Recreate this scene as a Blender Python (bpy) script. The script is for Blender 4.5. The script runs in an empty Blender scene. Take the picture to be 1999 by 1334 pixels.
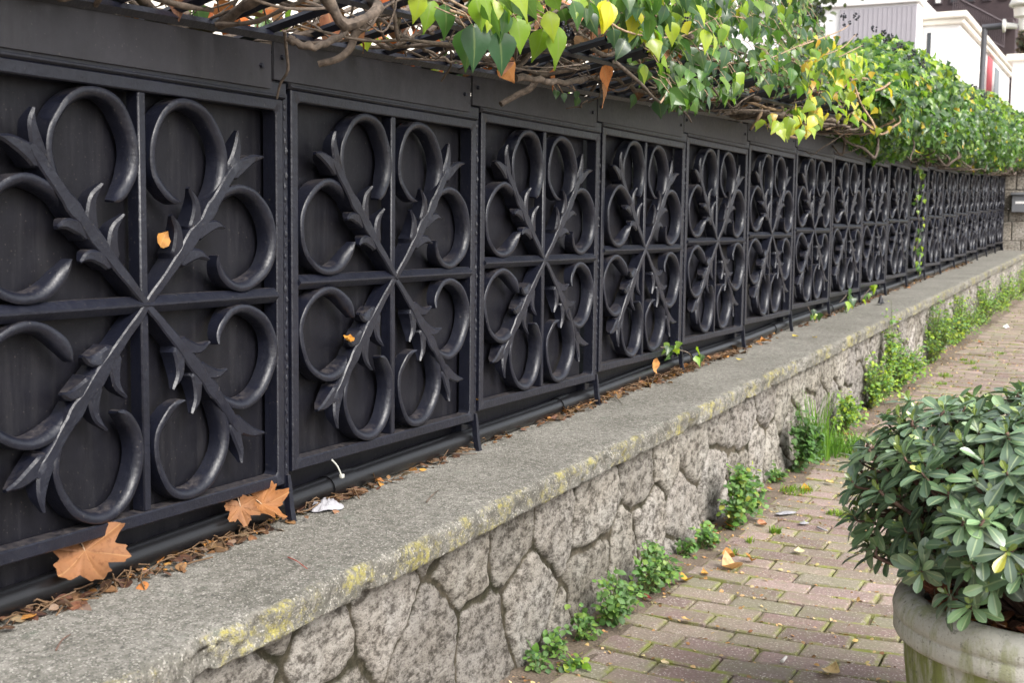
import bpy, math, random
import numpy as np
from mathutils import Vector, Matrix
R = math.radians
sc = bpy.context.scene
col = sc.collection
random.seed(7)
rng = np.random.default_rng(7)

# ------------------------------------------------------------------ camera
W = 0.9                                   # pitch of one fence panel (m)
SL = 0.02839                              # rise of the street along the fence
FPX, PITCH, YAW, ROLL = 2440.2, 0.0928, 0.47063, 0.01159
CAM = np.array([1.7396, -2.2957, 1.1889])
fw = np.array([-math.sin(YAW)*math.cos(PITCH), math.cos(YAW)*math.cos(PITCH), -math.sin(PITCH)])
rt = np.array([math.cos(YAW), math.sin(YAW), 0.0]); up = np.cross(rt, fw)
r2 = rt*math.cos(ROLL)+up*math.sin(ROLL); u2 = -rt*math.sin(ROLL)+up*math.cos(ROLL)
cam_d = bpy.data.cameras.new('camera'); cam = bpy.data.objects.new('camera', cam_d); col.objects.link(cam)
cam.matrix_world = Matrix(((r2[0], u2[0], -fw[0], CAM[0]), (r2[1], u2[1], -fw[1], CAM[1]), (r2[2], u2[2], -fw[2], CAM[2]), (0, 0, 0, 1)))
cam_d.sensor_width = 36; cam_d.lens = FPX/1999*36; cam_d.clip_start = 0.05; cam_d.clip_end = 800
cam_d.dof.use_dof = True; cam_d.dof.focus_distance = 3.3; cam_d.dof.aperture_fstop = 9.0
sc.camera = cam

# ------------------------------------------------------------------ sky, sun, exposure
SUN_EL, SUN_AZ = R(42), R(112)            # azimuth clockwise from +Y
world = bpy.data.worlds.new('World'); sc.world = world; world.use_nodes = True
nt = world.node_tree; nt.nodes.clear()
sky = nt.nodes.new('ShaderNodeTexSky'); sky.sky_type = 'NISHITA'; sky.sun_disc = False
sky.sun_elevation = SUN_EL; sky.sun_rotation = SUN_AZ; sky.dust_density = 4; sky.air_density = 1.0
hs = nt.nodes.new('ShaderNodeHueSaturation'); hs.inputs['Saturation'].default_value = 0.3
bg = nt.nodes.new('ShaderNodeBackground'); bg.inputs['Strength'].default_value = 0.15
wo = nt.nodes.new('ShaderNodeOutputWorld')
nt.links.new(sky.outputs[0], hs.inputs['Color']); nt.links.new(hs.outputs[0], bg.inputs['Color']); nt.links.new(bg.outputs[0], wo.inputs['Surface'])
sun_d = bpy.data.lights.new('sun', 'SUN'); sun_d.energy = 1.3; sun_d.angle = R(25); sun_d.color = (1.0, 0.96, 0.9)
sun = bpy.data.objects.new('sun', sun_d); col.objects.link(sun)
sd = Vector((math.sin(SUN_AZ)*math.cos(SUN_EL), math.cos(SUN_AZ)*math.cos(SUN_EL), math.sin(SUN_EL)))
sun.rotation_euler = sd.to_track_quat('Z', 'Y').to_euler(); sun.location = (4, -4, 8)
sc.view_settings.view_transform = 'Standard'; sc.view_settings.look = 'None'
sc.view_settings.exposure = 1.33; sc.view_settings.gamma = 1
sc.render.engine = 'CYCLES'
sc.cycles.max_bounces = 6; sc.cycles.transparent_max_bounces = 6

# ------------------------------------------------------------------ helpers
def ray(u, v):
    return fw + (u-1000)/FPX*r2 + (667-v)/FPX*u2
def at_depth(u, v, z): return CAM + ray(u, v)*z
def on_x(u, v, X=0.0):
    d = ray(u, v); return CAM + d*((X-CAM[0])/d[0])
def on_y(u, v, Y):
    d = ray(u, v); return CAM + d*((Y-CAM[1])/d[1])
def on_slope(u, v, z0):
    n = np.array([0, -SL, 1.0]); d = ray(u, v); return CAM + d*((z0-n@CAM)/(n@d))
def on_ground(u, v): return on_slope(u, v, 0.0)
CAP0 = 0.500
def on_cap(u, v): return on_slope(u, v, CAP0)
def zg(y): return SL*y
def zcap(y): return CAP0+SL*y
def zc(n): return 1.0263+SL*W*n                       # centre height of panel n
def ztop(y): return 1.0263+SL*(y+W/2)+0.5445          # top of the fascia strip

def link(ob, parent=None):
    col.objects.link(ob)
    if parent is not None: ob.parent = parent
    return ob
def tag(o, label=None, cat=None, group=None, kind=None):
    if label: o['label'] = label
    if cat: o['category'] = cat
    if group: o['group'] = group
    if kind: o['kind'] = kind
    return o
def thing(name, loc, label, cat, group=None):
    o = bpy.data.objects.new(name, None); o.location = loc; o.empty_display_size = 0.1
    link(o); return tag(o, label, cat, group)

class MB:
    """collects vertices, faces and per-vertex attributes; build() links ONE mesh object"""
    def __init__(s): s.V = []; s.F = {}; s.C = []; s.A = []; s.n = 0
    def add(s, V, F, c=(1, 1, 1), a=0.0):
        V = np.asarray(V, float).reshape(-1, 3); k = len(V)
        F = F if isinstance(F, (list, tuple)) and len(F) and isinstance(F[0], np.ndarray) else None or F
        if isinstance(F, np.ndarray): F = [F]
        if len(F) and not isinstance(F[0], np.ndarray):
            by = {}
            for f in F: by.setdefault(len(f), []).append(f)
            F = [np.array(x, int) for x in by.values()]
        for f in F: s.F.setdefault(f.shape[1], []).append(f+s.n)
        s.V.append(V)
        c = np.asarray(c, float); s.C.append(np.broadcast_to(c, (k, 3)) if c.ndim == 1 else c)
        a = np.asarray(a, float); s.A.append(np.broadcast_to(a, (k,)) if a.ndim == 0 else a)
        s.n += k
    def mesh(s, name, smooth=True, sharp=None):
        V = np.concatenate(s.V); me = bpy.data.meshes.new(name)
        loops = []; starts = []; tot = 0
        for k, L in s.F.items():
            f = np.concatenate(L); loops.append(f.ravel()); starts.append(tot+np.arange(len(f))*k); tot += f.size
        loops = np.concatenate(loops); starts = np.concatenate(starts)
        me.vertices.add(len(V)); me.vertices.foreach_set('co', V.ravel())
        me.loops.add(len(loops)); me.loops.foreach_set('vertex_index', loops.astype(np.int32))
        me.polygons.add(len(starts)); me.polygons.foreach_set('loop_start', starts.astype(np.int32))
        me.update(calc_edges=True); me.validate()
        me.polygons.foreach_set('use_smooth', np.full(len(me.polygons), smooth))
        if len(me.vertices) == len(V):
            at = me.attributes.new('tint', 'FLOAT_COLOR', 'POINT')
            C = np.ones((len(V), 4)); C[:, :3] = np.concatenate(s.C); at.data.foreach_set('color', C.ravel())
            at = me.attributes.new('mask', 'FLOAT', 'POINT'); at.data.foreach_set('value', np.concatenate(s.A).astype(np.float32))
        if smooth and sharp: me.set_sharp_from_angle(angle=R(sharp))
        return me
    def build(s, name, mat, parent=None, smooth=True, sharp=None, loc=None):
        me = s.mesh(name, smooth, sharp); me.materials.append(mat)
        o = link(bpy.data.objects.new(name, me), parent)
        if loc is not None: o.location = loc
        return o
    def box(s, x0, x1, y0, y1, z0, z1, c=(1, 1, 1), a=0.0, ch=0.0):
        if ch <= 0:
            V = [(x, y, z) for x in (x0, x1) for y in (y0, y1) for z in (z0, z1)]
            s.add(V, [(0, 1, 3, 2), (4, 6, 7, 5), (0, 4, 5, 1), (2, 3, 7, 6), (0, 2, 6, 4), (1, 5, 7, 3)], c, a); return
        V = []; idx = {}
        for i, x in enumerate((x0, x1)):
            for j, y in enumerate((y0, y1)):
                for k, z in enumerate((z0, z1)):
                    sx, sy, sz = (1, -1)[i]*ch, (1, -1)[j]*ch, (1, -1)[k]*ch
                    idx[i, j, k] = len(V); V += [(x, y+sy, z+sz), (x+sx, y, z+sz), (x+sx, y+sy, z)]
        F = []
        g = lambda i, j, k, t: idx[i, j, k]+t
        for i in (0, 1): F.append([g(i, 0, 0, 0), g(i, 1, 0, 0), g(i, 1, 1, 0), g(i, 0, 1, 0)])
        for j in (0, 1): F.append([g(0, j, 0, 1), g(1, j, 0, 1), g(1, j, 1, 1), g(0, j, 1, 1)])
        for k in (0, 1): F.append([g(0, 0, k, 2), g(1, 0, k, 2), g(1, 1, k, 2), g(0, 1, k, 2)])
        for i in (0, 1):
            for j in (0, 1): F.append([g(i, j, 0, 0), g(i, j, 1, 0), g(i, j, 1, 1), g(i, j, 0, 1)])
            for k in (0, 1): F.append([g(i, 0, k, 0), g(i, 1, k, 0), g(i, 1, k, 2), g(i, 0, k, 2)])
        for j in (0, 1):
            for k in (0, 1): F.append([g(0, j, k, 1), g(1, j, k, 1), g(1, j, k, 2), g(0, j, k, 2)])
        for i in (0, 1):
            for j in (0, 1):
                for k in (0, 1): F.append([g(i, j, k, 0), g(i, j, k, 1), g(i, j, k, 2)])
        cx = np.array([(x0+x1)/2, (y0+y1)/2, (z0+z1)/2]); Va = np.array(V)
        for f in F:                                    # turn every face outward
            p = Va[f]; n = np.cross(p[1]-p[0], p[2]-p[0])
            if n@(p.mean(0)-cx) < 0: f.reverse()
        s.add(V, F, c, a)
    def tube(s, pts, rad, k=6, c=(1, 1, 1), a=0.0, cap=True):
        P = np.asarray(pts, float); n = len(P); rad = np.broadcast_to(np.asarray(rad, float), (n,))
        T = np.gradient(P, axis=0); T /= np.linalg.norm(T, axis=1)[:, None]+1e-9
        ref = np.array([0, 0, 1.0]) if abs(T[:, 2]).mean() < .8 else np.array([1.0, 0, 0])
        N = np.cross(T, ref); N /= np.linalg.norm(N, axis=1)[:, None]+1e-9; B = np.cross(T, N)
        th = np.arange(k)*2*math.pi/k
        V = P[:, None]+rad[:, None, None]*(np.cos(th)[None, :, None]*N[:, None]+np.sin(th)[None, :, None]*B[:, None])
        F = []
        i = np.arange(n-1)[:, None]*k; j = np.arange(k)[None]; j2 = (j+1) % k
        Q = np.stack([i+j, i+j2, i+k+j2, i+k+j], -1).reshape(-1, 4)
        F = [Q]
        if cap: F += [np.array([list(range(k))[::-1]]), np.array([[(n-1)*k+q for q in range(k)]])] if k != 4 else []
        s.add(V.reshape(-1, 3), F, c, a)
    def lathe(s, prof, k=32, c=(0, 0, 0), tint=(1, 1, 1), a=0.0, wob=0.0):
        th = np.arange(k)*2*math.pi/k; P = np.array(prof); n = len(P)
        rr = 1+wob*np.sin(th*3+1)
        V = np.stack([c[0]+P[:, 0:1]*np.cos(th)*rr, c[1]+P[:, 0:1]*np.sin(th)*rr, c[2]+P[:, 1:2]+0*th], -1).reshape(-1, 3)
        i = np.arange(n-1)[:, None]*k; j = np.arange(k)[None]; j2 = (j+1) % k
        s.add(V, [np.stack([i+j, i+j2, i+k+j2, i+k+j], -1).reshape(-1, 4)], tint, a)
    def scatter(s, tv, tf, M, pos, tints, mask):
        """copies of template (tv, tf) with matrices M (n,3,3) at pos (n,3)"""
        n = len(pos); k = len(tv)
        V = np.einsum('nij,kj->nki', M, tv)+pos[:, None]
        C = np.repeat(tints, k, 0) if tints.ndim == 2 else tints.reshape(-1, 3)
        off = (np.arange(n)*k)[:, None, None]
        s.add(V.reshape(-1, 3), [(f[None]+off).reshape(-1, f.shape[1]) for f in tf], C, np.tile(mask, n))

def catmull(P, m=8):
    P = np.asarray(P, float); P = np.vstack([2*P[0]-P[1], P, 2*P[-1]-P[-2]]); out = []
    for i in range(1, len(P)-2):
        p0, p1, p2, p3 = P[i-1:i+3]
        for t in np.linspace(0, 1, m, endpoint=False):
            out.append(.5*(2*p1+(p2-p0)*t+(2*p0-5*p1+4*p2-p3)*t*t+(-p0+3*p1-3*p2+p3)*t**3))
    out.append(P[-2]); return np.array(out)

def hashn(i, j, s): 
    h = np.sin(i*127.1+j*311.7+s*74.7)*43758.5453; return h-np.floor(h)
def vnoise(x, y, s=0.0):
    i = np.floor(x); j = np.floor(y); fx = x-i; fy = y-j; fx = fx*fx*(3-2*fx); fy = fy*fy*(3-2*fy)
    a = hashn(i, j, s); b = hashn(i+1, j, s); c = hashn(i, j+1, s); d = hashn(i+1, j+1, s)
    return (a*(1-fx)+b*fx)*(1-fy)+(c*(1-fx)+d*fx)*fy
def fbm(x, y, s=0.0, o=4):
    t = 0; A = .5
    for k in range(o): t = t+A*vnoise(x*2**k, y*2**k, s+k*3.1); A *= .5
    return t
def norm(v): v = np.asarray(v, float); return v/(np.linalg.norm(v, axis=-1, keepdims=True)+1e-9)
def frames(along, normal):
    y = norm(along); n = norm(normal); x = norm(np.cross(y, n)); n = np.cross(x, y)
    return np.stack([x, y, n], -1)

# ------------------------------------------------------------------ materials
def mat(name):
    m = bpy.data.materials.new(name); m.use_nodes = True; n = m.node_tree.nodes; n.clear()
    o = n.new('ShaderNodeOutputMaterial'); p = n.new('ShaderNodeBsdfPrincipled')
    m.node_tree.links.new(p.outputs[0], o.inputs[0]); return m, m.node_tree, p, o
def nd(t, typ, **kw):
    n = t.nodes.new(typ)
    for k, v in kw.items():
        if k in n.inputs: n.inputs[k].default_value = v
        else: setattr(n, k, v)
    return n
def noise(t, scale, detail=5, rough=.6, pos=False, stretch=None):
    n = nd(t, 'ShaderNodeTexNoise', Scale=scale, Detail=detail, Roughness=rough)
    if pos:
        c = t.nodes.new('ShaderNodeNewGeometry').outputs['Position']
        if stretch:
            mp = t.nodes.new('ShaderNodeMapping'); mp.inputs['Scale'].default_value = stretch
            t.links.new(c, mp.inputs[0]); c = mp.outputs[0]
        t.links.new(c, n.inputs['Vector']); return n.outputs['Fac']
    c = t.nodes.new('ShaderNodeTexCoord')
    if stretch:
        mp = t.nodes.new('ShaderNodeMapping'); mp.inputs['Scale'].default_value = stretch
        t.links.new(c.outputs['Object'], mp.inputs[0]); t.links.new(mp.outputs[0], n.inputs['Vector'])
    else: t.links.new(c.outputs['Object'], n.inputs['Vector'])
    return n.outputs['Fac']
def ramp(t, fac, stops):
    r = t.nodes.new('ShaderNodeValToRGB'); e = r.color_ramp.elements
    while len(e) < len(stops): e.new(0.5)
    for i, (p, c) in enumerate(stops):
        e[i].position = p; e[i].color = (*c, 1) if not isinstance(c, (int, float)) else (c, c, c, 1)
    t.links.new(fac, r.inputs[0]); return r.outputs[0]
def mix(t, fac, a, b, mode='MIX'):
    m = t.nodes.new('ShaderNodeMix'); m.data_type = 'RGBA'; m.blend_type = mode
    for s, v in ((0, fac), (6, a), (7, b)):
        if isinstance(v, (int, float)): m.inputs[s].default_value = v
        elif isinstance(v, tuple): m.inputs[s].default_value = (*v, 1)
        else: t.links.new(v, m.inputs[s])
    return m.outputs[2]
def math_(t, op, a, b=0.0, clamp=False):
    m = t.nodes.new('ShaderNodeMath'); m.operation = op; m.use_clamp = clamp
    for s, v in ((0, a), (1, b)):
        if isinstance(v, (int, float)): m.inputs[s].default_value = v
        else: t.links.new(v, m.inputs[s])
    return m.outputs[0]
def attr(t, name, fac=False):
    a = t.nodes.new('ShaderNodeAttribute'); a.attribute_name = name; return a.outputs['Fac' if fac else 'Color']
def bump(t, p, h, strength=.5, dist=.002):
    b = nd(t, 'ShaderNodeBump', Strength=strength, Distance=dist); t.links.new(h, b.inputs['Height']); t.links.new(b.outputs[0], p.inputs['Normal']); return b
def setc(t, p, c):
    if isinstance(c, tuple): p.inputs['Base Color'].default_value = (*c, 1)
    else: t.links.new(c, p.inputs['Base Color'])
def simple(name, c, rough=.6, var=.25, scale=20, bs=.3, bd=.002, metal=0.0):
    m, t, p, o = mat(name); f = noise(t, scale)
    setc(t, p, mix(t, f, tuple(x*(1-var) for x in c), tuple(min(1, x*(1+var)) for x in c)))
    p.inputs['Roughness'].default_value = rough; p.inputs['Metallic'].default_value = metal
    bump(t, p, noise(t, scale*4), bs, bd); return m

def iron(name, base, rough, dusty, streak=.0, bs=.45):
    m, t, p, o = mat(name)
    f = noise(t, 9, 6, .65, True); f2 = noise(t, 70, 5, .65, True)
    c = mix(t, ramp(t, f, [(.3, 0), (.75, 1)]), base, tuple(x*1.7+.001 for x in base))
    # rain streaks and cobwebby grey film
    st = ramp(t, noise(t, 34, 5, .7, True, (1, 1, .07)), [(.50, 0), (.68, 1)])
    c = mix(t, math_(t, 'MULTIPLY', st, streak), c, (.040, .039, .042))
    # wind-blown dust lying on the surfaces that face the sky
    g = t.nodes.new('ShaderNodeNewGeometry'); sp = t.nodes.new('ShaderNodeSeparateXYZ'); t.links.new(g.outputs['Normal'], sp.inputs[0])
    dm = math_(t, 'MULTIPLY', ramp(t, sp.outputs[2], [(.80, 0), (1, 1)]), ramp(t, f2, [(.35, 0), (.62, 1)]))
    c = mix(t, math_(t, 'MULTIPLY', dm, dusty), c, (.115, .10, .093))
    rust = ramp(t, noise(t, 26, 6, .75, True), [(.70, 0), (.78, .4)])
    c = mix(t, rust, c, (.030, .018, .014))
    spk = ramp(t, noise(t, 190, 2, .5, True), [(.70, 0), (.74, 1)])
    c = mix(t, math_(t, 'MULTIPLY', spk, .35), c, (.16, .14, .12))
    setc(t, p, c); p.inputs['Specular IOR Level'].default_value = .5
    t.links.new(math_(t, 'ADD', math_(t, 'MULTIPLY', f2, .30), rough-.12), p.inputs['Roughness'])
    h = math_(t, 'ADD', math_(t, 'MULTIPLY', f2, .6), noise(t, 24, 5, .6, True))
    bump(t, p, h, bs, .005); return m
M_IRON = iron('black_iron_paint', (.0034, .0041, .0090), .36, .5, .04)
M_SHEET = iron('black_sheet_paint', (.0030, .0030, .0052), .46, .3, .2, .16)
next(n for n in M_SHEET.node_tree.nodes if n.type == 'BSDF_PRINCIPLED').inputs['Specular IOR Level'].default_value = .28
M_STRIP = iron('charcoal_strip_paint', (.0095, .0090, .0122), .46, .3, .25, .16)

def leafmat(name, rough=.38, trans=.35, rib=(.30, .38, .12), ribw=.07, spec=.5, tgain=2.2, coat=0.0):
    m, t, p, o = mat(name); c = attr(t, 'tint'); a = attr(t, 'mask', True)
    f = noise(t, 45, 3)
    cc = mix(t, math_(t, 'MULTIPLY', f, .5), c, mix(t, 1.0, c, (.55, .6, .5), 'MULTIPLY'))
    r = ramp(t, a, [(0, 1), (ribw, .8), (ribw*1.8, 0)])
    cc2 = mix(t, math_(t, 'MULTIPLY', r, .55), cc, rib)
    setc(t, p, cc2); p.inputs['Roughness'].default_value = rough; p.inputs['Specular IOR Level'].default_value = spec
    tr = t.nodes.new('ShaderNodeBsdfTranslucent')
    t.links.new(mix(t, 1.0, cc, (tgain, tgain*1.05, tgain*.6), 'MULTIPLY'), tr.inputs[0])
    ms = t.nodes.new('ShaderNodeMixShader'); ms.inputs[0].default_value = trans
    t.links.new(p.outputs[0], ms.inputs[1]); t.links.new(tr.outputs[0], ms.inputs[2]); t.links.new(ms.outputs[0], o.inputs[0])
    bump(t, p, noise(t, 120, 3), .25, .001); p.inputs['Coat Weight'].default_value = coat; p.inputs['Coat Roughness'].default_value = .32; return m
M_IVY = leafmat('ivy_leaf', .30, .35, (.22, .28, .10), .05)
M_SHRUB = leafmat('glossy_shrub_leaf', .38, .12, (.42, .5, .26), .085, 1.0, 1.6, .7)
M_WEED = leafmat('weed_leaf', .5, .3, (.16, .26, .07), .05)
M_DRY = leafmat('dry_leaf', .65, .15, (.40, .24, .11), .04, .3, 1.5)
def spot_dry():
    t = M_DRY.node_tree; p = next(n for n in t.nodes if n.type == 'BSDF_PRINCIPLED'); src = p.inputs['Base Color'].links[0].from_socket
    c = mix(t, ramp(t, noise(t, 60, 6, .75), [(.52, 0), (.66, .8)]), src, mix(t, 1.0, src, (.45, .36, .32), 'MULTIPLY'))
    t.links.new(mix(t, ramp(t, noise(t, 22, 4, .6), [(.35, .35), (.6, 0)]), c, mix(t, 1.0, c, (1.35, 1.2, .9), 'MULTIPLY')), p.inputs['Base Color'])
spot_dry()
def barkm(name, a, b, scale=60):
    m, t, p, o = mat(name); f = noise(t, scale, 5, .65); setc(t, p, mix(t, ramp(t, f, [(.3, 0), (.7, 1)]), a, b))
    p.inputs['Roughness'].default_value = .85; bump(t, p, f, .7, .004); return m
M_VINE = barkm('vine_bark', (.035, .026, .02), (.17, .13, .10))
M_TWIG = barkm('pale_twig', (.2, .13, .08), (.42, .30, .2))
M_STEM = barkm('shrub_stem', (.06, .035, .025), (.17, .10, .075))
M_BERRY = simple('ivy_berry', (.012, .012, .02), .35)
M_PIPE = simple('black_pipe_plastic', (.005, .005, .006), .33, .4, 12, .25, .002)
M_GSTEM = simple('green_stem', (.12, .14, .05), .6)

# concrete coping
def m_coping():
    m, t, p, o = mat('weathered_concrete'); a = attr(t, 'mask', True)
    big = noise(t, 3.5, 6, .6); fine = noise(t, 320, 3, .7); mid = noise(t, 48, 7, .8)
    v = nd(t, 'ShaderNodeTexVoronoi', Scale=300.0); tc = t.nodes.new('ShaderNodeTexCoord'); t.links.new(tc.outputs['Object'], v.inputs['Vector'])
    agg = nd(t, 'ShaderNodeSeparateColor'); t.links.new(v.outputs['Color'], agg.inputs[0])
    c = mix(t, ramp(t, big, [(.35, 0), (.65, 1)]), (.180, .170, .148), (.262, .248, .222))
    c = mix(t, ramp(t, mid, [(.40, 0), (.58, 1)]), mix(t, 1.0, c, (.52, .53, .50), 'MULTIPLY'), c)
    c = mix(t, ramp(t, agg.outputs[0], [(.84, 0), (.94, .75)]), c, (.42, .40, .36))
    c = mix(t, ramp(t, agg.outputs[1], [(.84, 0), (.94, .85)]), c, (.07, .068, .062))
    gm = ramp(t, noise(t, 14, 5, .7), [(.60, 0), (.70, .45)])
    c = mix(t, gm, c, (.12, .14, .11))
    front = ramp(t, a, [(.15, 0), (.55, 1)])
    lich = math_(t, 'MULTIPLY', front, ramp(t, noise(t, 6, 7, .8), [(.50, 0), (.58, 1)]))
    lich = math_(t, 'MULTIPLY', lich, ramp(t, noise(t, 60, 7, .8), [(.44, 0), (.54, 1)]))
    c = mix(t, math_(t, 'MULTIPLY', lich, .85), c, mix(t, fine, (.22, .20, .05), (.42, .37, .10)))
    soot = math_(t, 'MULTIPLY', front, ramp(t, noise(t, 17, 7, .8, stretch=(1, 1, .6)), [(.48, 0), (.58, 1)]))
    soot = math_(t, 'MULTIPLY', soot, ramp(t, mid, [(.40, .2), (.6, 1)]))
    c = mix(t, math_(t, 'MULTIPLY', soot, .8), c, (.055, .05, .042))
    setc(t, p, c); p.inputs['Roughness'].default_value = .9; p.inputs['Specular IOR Level'].default_value = .25
    h = math_(t, 'ADD', math_(t, 'MULTIPLY', fine, .5), mid); h = math_(t, 'ADD', h, math_(t, 'MULTIPLY', v.outputs['Distance'], .5))
    bump(t, p, h, .8, .005); return m
M_COP = m_coping()
def m_stone():
    m, t, p, o = mat('rough_grey_stone'); tint = attr(t, 'tint'); a = attr(t, 'mask', True)   # mask 1 = joint
    st = noise(t, 46, 7, .75, stretch=(1, .62, 1)); fine = noise(t, 210, 5, .8, stretch=(1, .6, 1)); big = noise(t, 8, 4, .6)
    c = mix(t, ramp(t, st, [(.40, 0), (.55, 1)]), (.098, .089, .079), (.405, .388, .362))
    c = mix(t, ramp(t, big, [(.35, 0), (.7, 1)]), mix(t, 1.0, c, (.86, .83, .79), 'MULTIPLY'), c)
    c = mix(t, ramp(t, fine, [(.36, .85), (.47, 0)]), c, (.06, .05, .043))
    c = mix(t, 1.0, c, tint, 'MULTIPLY')
    mort = mix(t, ramp(t, noise(t, 18, 5, .7), [(.4, 0), (.65, 1)]), (.055, .047, .034), (.13, .11, .08))
    mort = mix(t, ramp(t, noise(t, 7, 5, .7), [(.46, 0), (.60, .9)]), mort, (.028, .027, .014))
    c = mix(t, ramp(t, a, [(.12, 0), (.55, 1)]), c, mort)
    setc(t, p, c); p.inputs['Roughness'].default_value = .92; p.inputs['Specular IOR Level'].default_value = .2
    bump(t, p, math_(t, 'ADD', st, math_(t, 'MULTIPLY', fine, .5)), 1.0, .014); return m
M_STONE = m_stone()
def m_brick():
    m, t, p, o = mat('worn_paving_brick'); tint = attr(t, 'tint'); a = attr(t, 'mask', True)
    f = noise(t, 120, 4, .7); b = noise(t, 9, 5, .65)
    c = mix(t, ramp(t, f, [(.3, 0), (.7, 1)]), mix(t, 1.0, tint, (.72, .72, .72), 'MULTIPLY'), mix(t, 1.0, tint, (1.2, 1.2, 1.2), 'MULTIPLY'))
    v = nd(t, 'ShaderNodeTexVoronoi', Scale=260.0); tc = t.nodes.new('ShaderNodeTexCoord'); t.links.new(tc.outputs['Object'], v.inputs['Vector'])
    sp = nd(t, 'ShaderNodeSeparateColor'); t.links.new(v.outputs['Color'], sp.inputs[0])
    c = mix(t, ramp(t, sp.outputs[0], [(.9, 0), (.96, .6)]), c, (.55, .5, .45))
    c = mix(t, ramp(t, b, [(.45, 0), (.66, .55)]), c, (.19, .185, .115))
    mo = math_(t, 'MULTIPLY', a, ramp(t, noise(t, 14, 5, .7), [(.42, 0), (.62, 1)]))
    c = mix(t, math_(t, 'MULTIPLY', mo, .9), c, (.19, .215, .045))
    setc(t, p, c); p.inputs['Roughness'].default_value = .85; p.inputs['Specular IOR Level'].default_value = .25
    bump(t, p, math_(t, 'ADD', f, noise(t, 30, 4)), .6, .003); return m
M_BRICK = m_brick()
def m_joint(name, a, b, moss, lo=.5, hi=.6, sc_=16):
    m, t, p, o = mat(name); f = noise(t, 130, 4, .7)
    c = mix(t, ramp(t, f, [(.3, 0), (.7, 1)]), a, b)
    c = mix(t, ramp(t, noise(t, sc_, 5, .7), [(lo, 0), (hi, 1)]), c, moss)
    setc(t, p, c); p.inputs['Roughness'].default_value = .95; bump(t, p, f, .8, .006); return m
M_JOINT = m_joint('mossy_joint_sand', (.12, .09, .055), (.32, .25, .15), (.22, .25, .05))
M_SOIL = m_joint('dirt', (.06, .045, .032), (.21, .16, .12), (.10, .10, .035), .6, .7)
M_GROUND = m_joint('street_ground', (.15, .12, .1), (.22, .18, .15), (.13, .14, .07), .55, .7)
M_GARDEN = m_joint('garden_soil', (.025, .018, .012), (.07, .05, .03), (.05, .06, .02))

# ------------------------------------------------------------------ ground, paving, soil strip
def sheet(name, mat, x0, x1, y0, y1, dz, nx, ny, amp=0.0, s=3.0):
    X, Y = np.meshgrid(np.linspace(x0, x1, nx), np.linspace(y0, y1, ny), indexing='ij')
    Z = SL*Y+dz+amp*(fbm(X*s*4, Y*s*4, 1.0)-.5)
    i = np.arange(nx-1)[:, None]*ny+np.arange(ny-1)[None]
    F = np.stack([i, i+ny, i+ny+1, i+1], -1).reshape(-1, 4)
    b = MB(); b.add(np.stack([X, Y, Z], -1).reshape(-1, 3), [F]); o = b.build(name, mat); o['kind'] = 'structure'; return o
X_BASE = 0.2925                     # face of the low wall
X_BRICK = 0.425
sheet('ground', M_GROUND, -300, 300, -40, 500, -0.06, 40, 60)
sheet('paving_bed', M_JOINT, X_BASE-.02, 5.2, -1.4, 30, -0.013, 120, 600, .007, 6)
sheet('soil_strip', M_SOIL, X_BASE-.03, X_BRICK+.03, -1.4, 16.4, 0.002, 14, 900, .022, 6)
sheet('garden_ground', M_GARDEN, -30, -.19, -12, 40, 0.42, 40, 80, .05, 1)

def paving():
    b = MB(); L, P, H = .2, .105, .06
    pal = np.array([(.205, .135, .118), (.235, .16, .142), (.185, .14, .115), (.215, .165, .128), (.19, .165, .118), (.25, .175, .155), (.175, .12, .105)])
    Vs = []; Cs = []; As = []; n = 0
    row = 0; y = -1.3
    tF = np.array([(0, 1, 2, 3)]+[(4+k, 4+(k+1) % 4, (k+1) % 4, k) for k in range(4)]+[(8+k, 8+(k+1) % 4, 4+(k+1) % 4, 4+k) for k in range(4)]+[(12+k, 12+(k+1) % 4, 8+(k+1) % 4, 8+k) for k in range(4)])
    while y < 26:
        x = X_BRICK+(0 if row % 2 else -.0)+rng.normal(0, .012); first = True
        while x < 5:
            l = L
            if first: l = .2 if row % 2 else .1+rng.random()*.03
            first = False
            l += rng.normal(0, .003)
            w = P-.006+rng.normal(0, .0015)
            cx, cy = x+l/2, y+P/2
            ang = rng.normal(0, .012); dz = rng.normal(0, .0022); tx, ty = rng.normal(0, .01), rng.normal(0, .012)
            lv = []
            for ins, z, am in ((.014, 0, 0.0), (.0035, -.0008, .85), (0.0, -.0045, 1.0), (0.0, -H, 1.0)):
                for sx, sy in ((-1, -1), (1, -1), (1, 1), (-1, 1)):
                    ex = sx*(l/2-ins)+rng.normal(0, .0012); ey = sy*(w/2-ins)+rng.normal(0, .0012)
                    lv.append((ex*math.cos(ang)-ey*math.sin(ang), ex*math.sin(ang)+ey*math.cos(ang), z+tx*ex+ty*ey+dz, am))
            lv = np.array(lv)
            X = lv[:, 0]+cx; Y = lv[:, 1]+cy+.026*((X-.82)/.4)**2*(X < 1.25)+.026*1.156*(X >= 1.25)
            Vs.append(np.stack([X, Y, SL*Y+.004+lv[:, 2]], -1))
            t = pal[rng.integers(len(pal))]*rng.uniform(.78, 1.14)*1.22; t = .82*t+.18*t.mean()*np.array([1.04, 1., .97])
            Cs.append(np.repeat(t[None], 16, 0)); As.append(lv[:, 3]); n += 1
            x += l+.006+abs(rng.normal(0, .002))
        y += P; row += 1
    F = (tF[None]+(np.arange(n)*16)[:, None, None]).reshape(-1, 4)
    b.add(np.concatenate(Vs), [F], np.concatenate(Cs), np.concatenate(As))
    o = b.build('brick_paving', M_BRICK, smooth=True, sharp=40); o['kind'] = 'structure'
paving()

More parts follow.
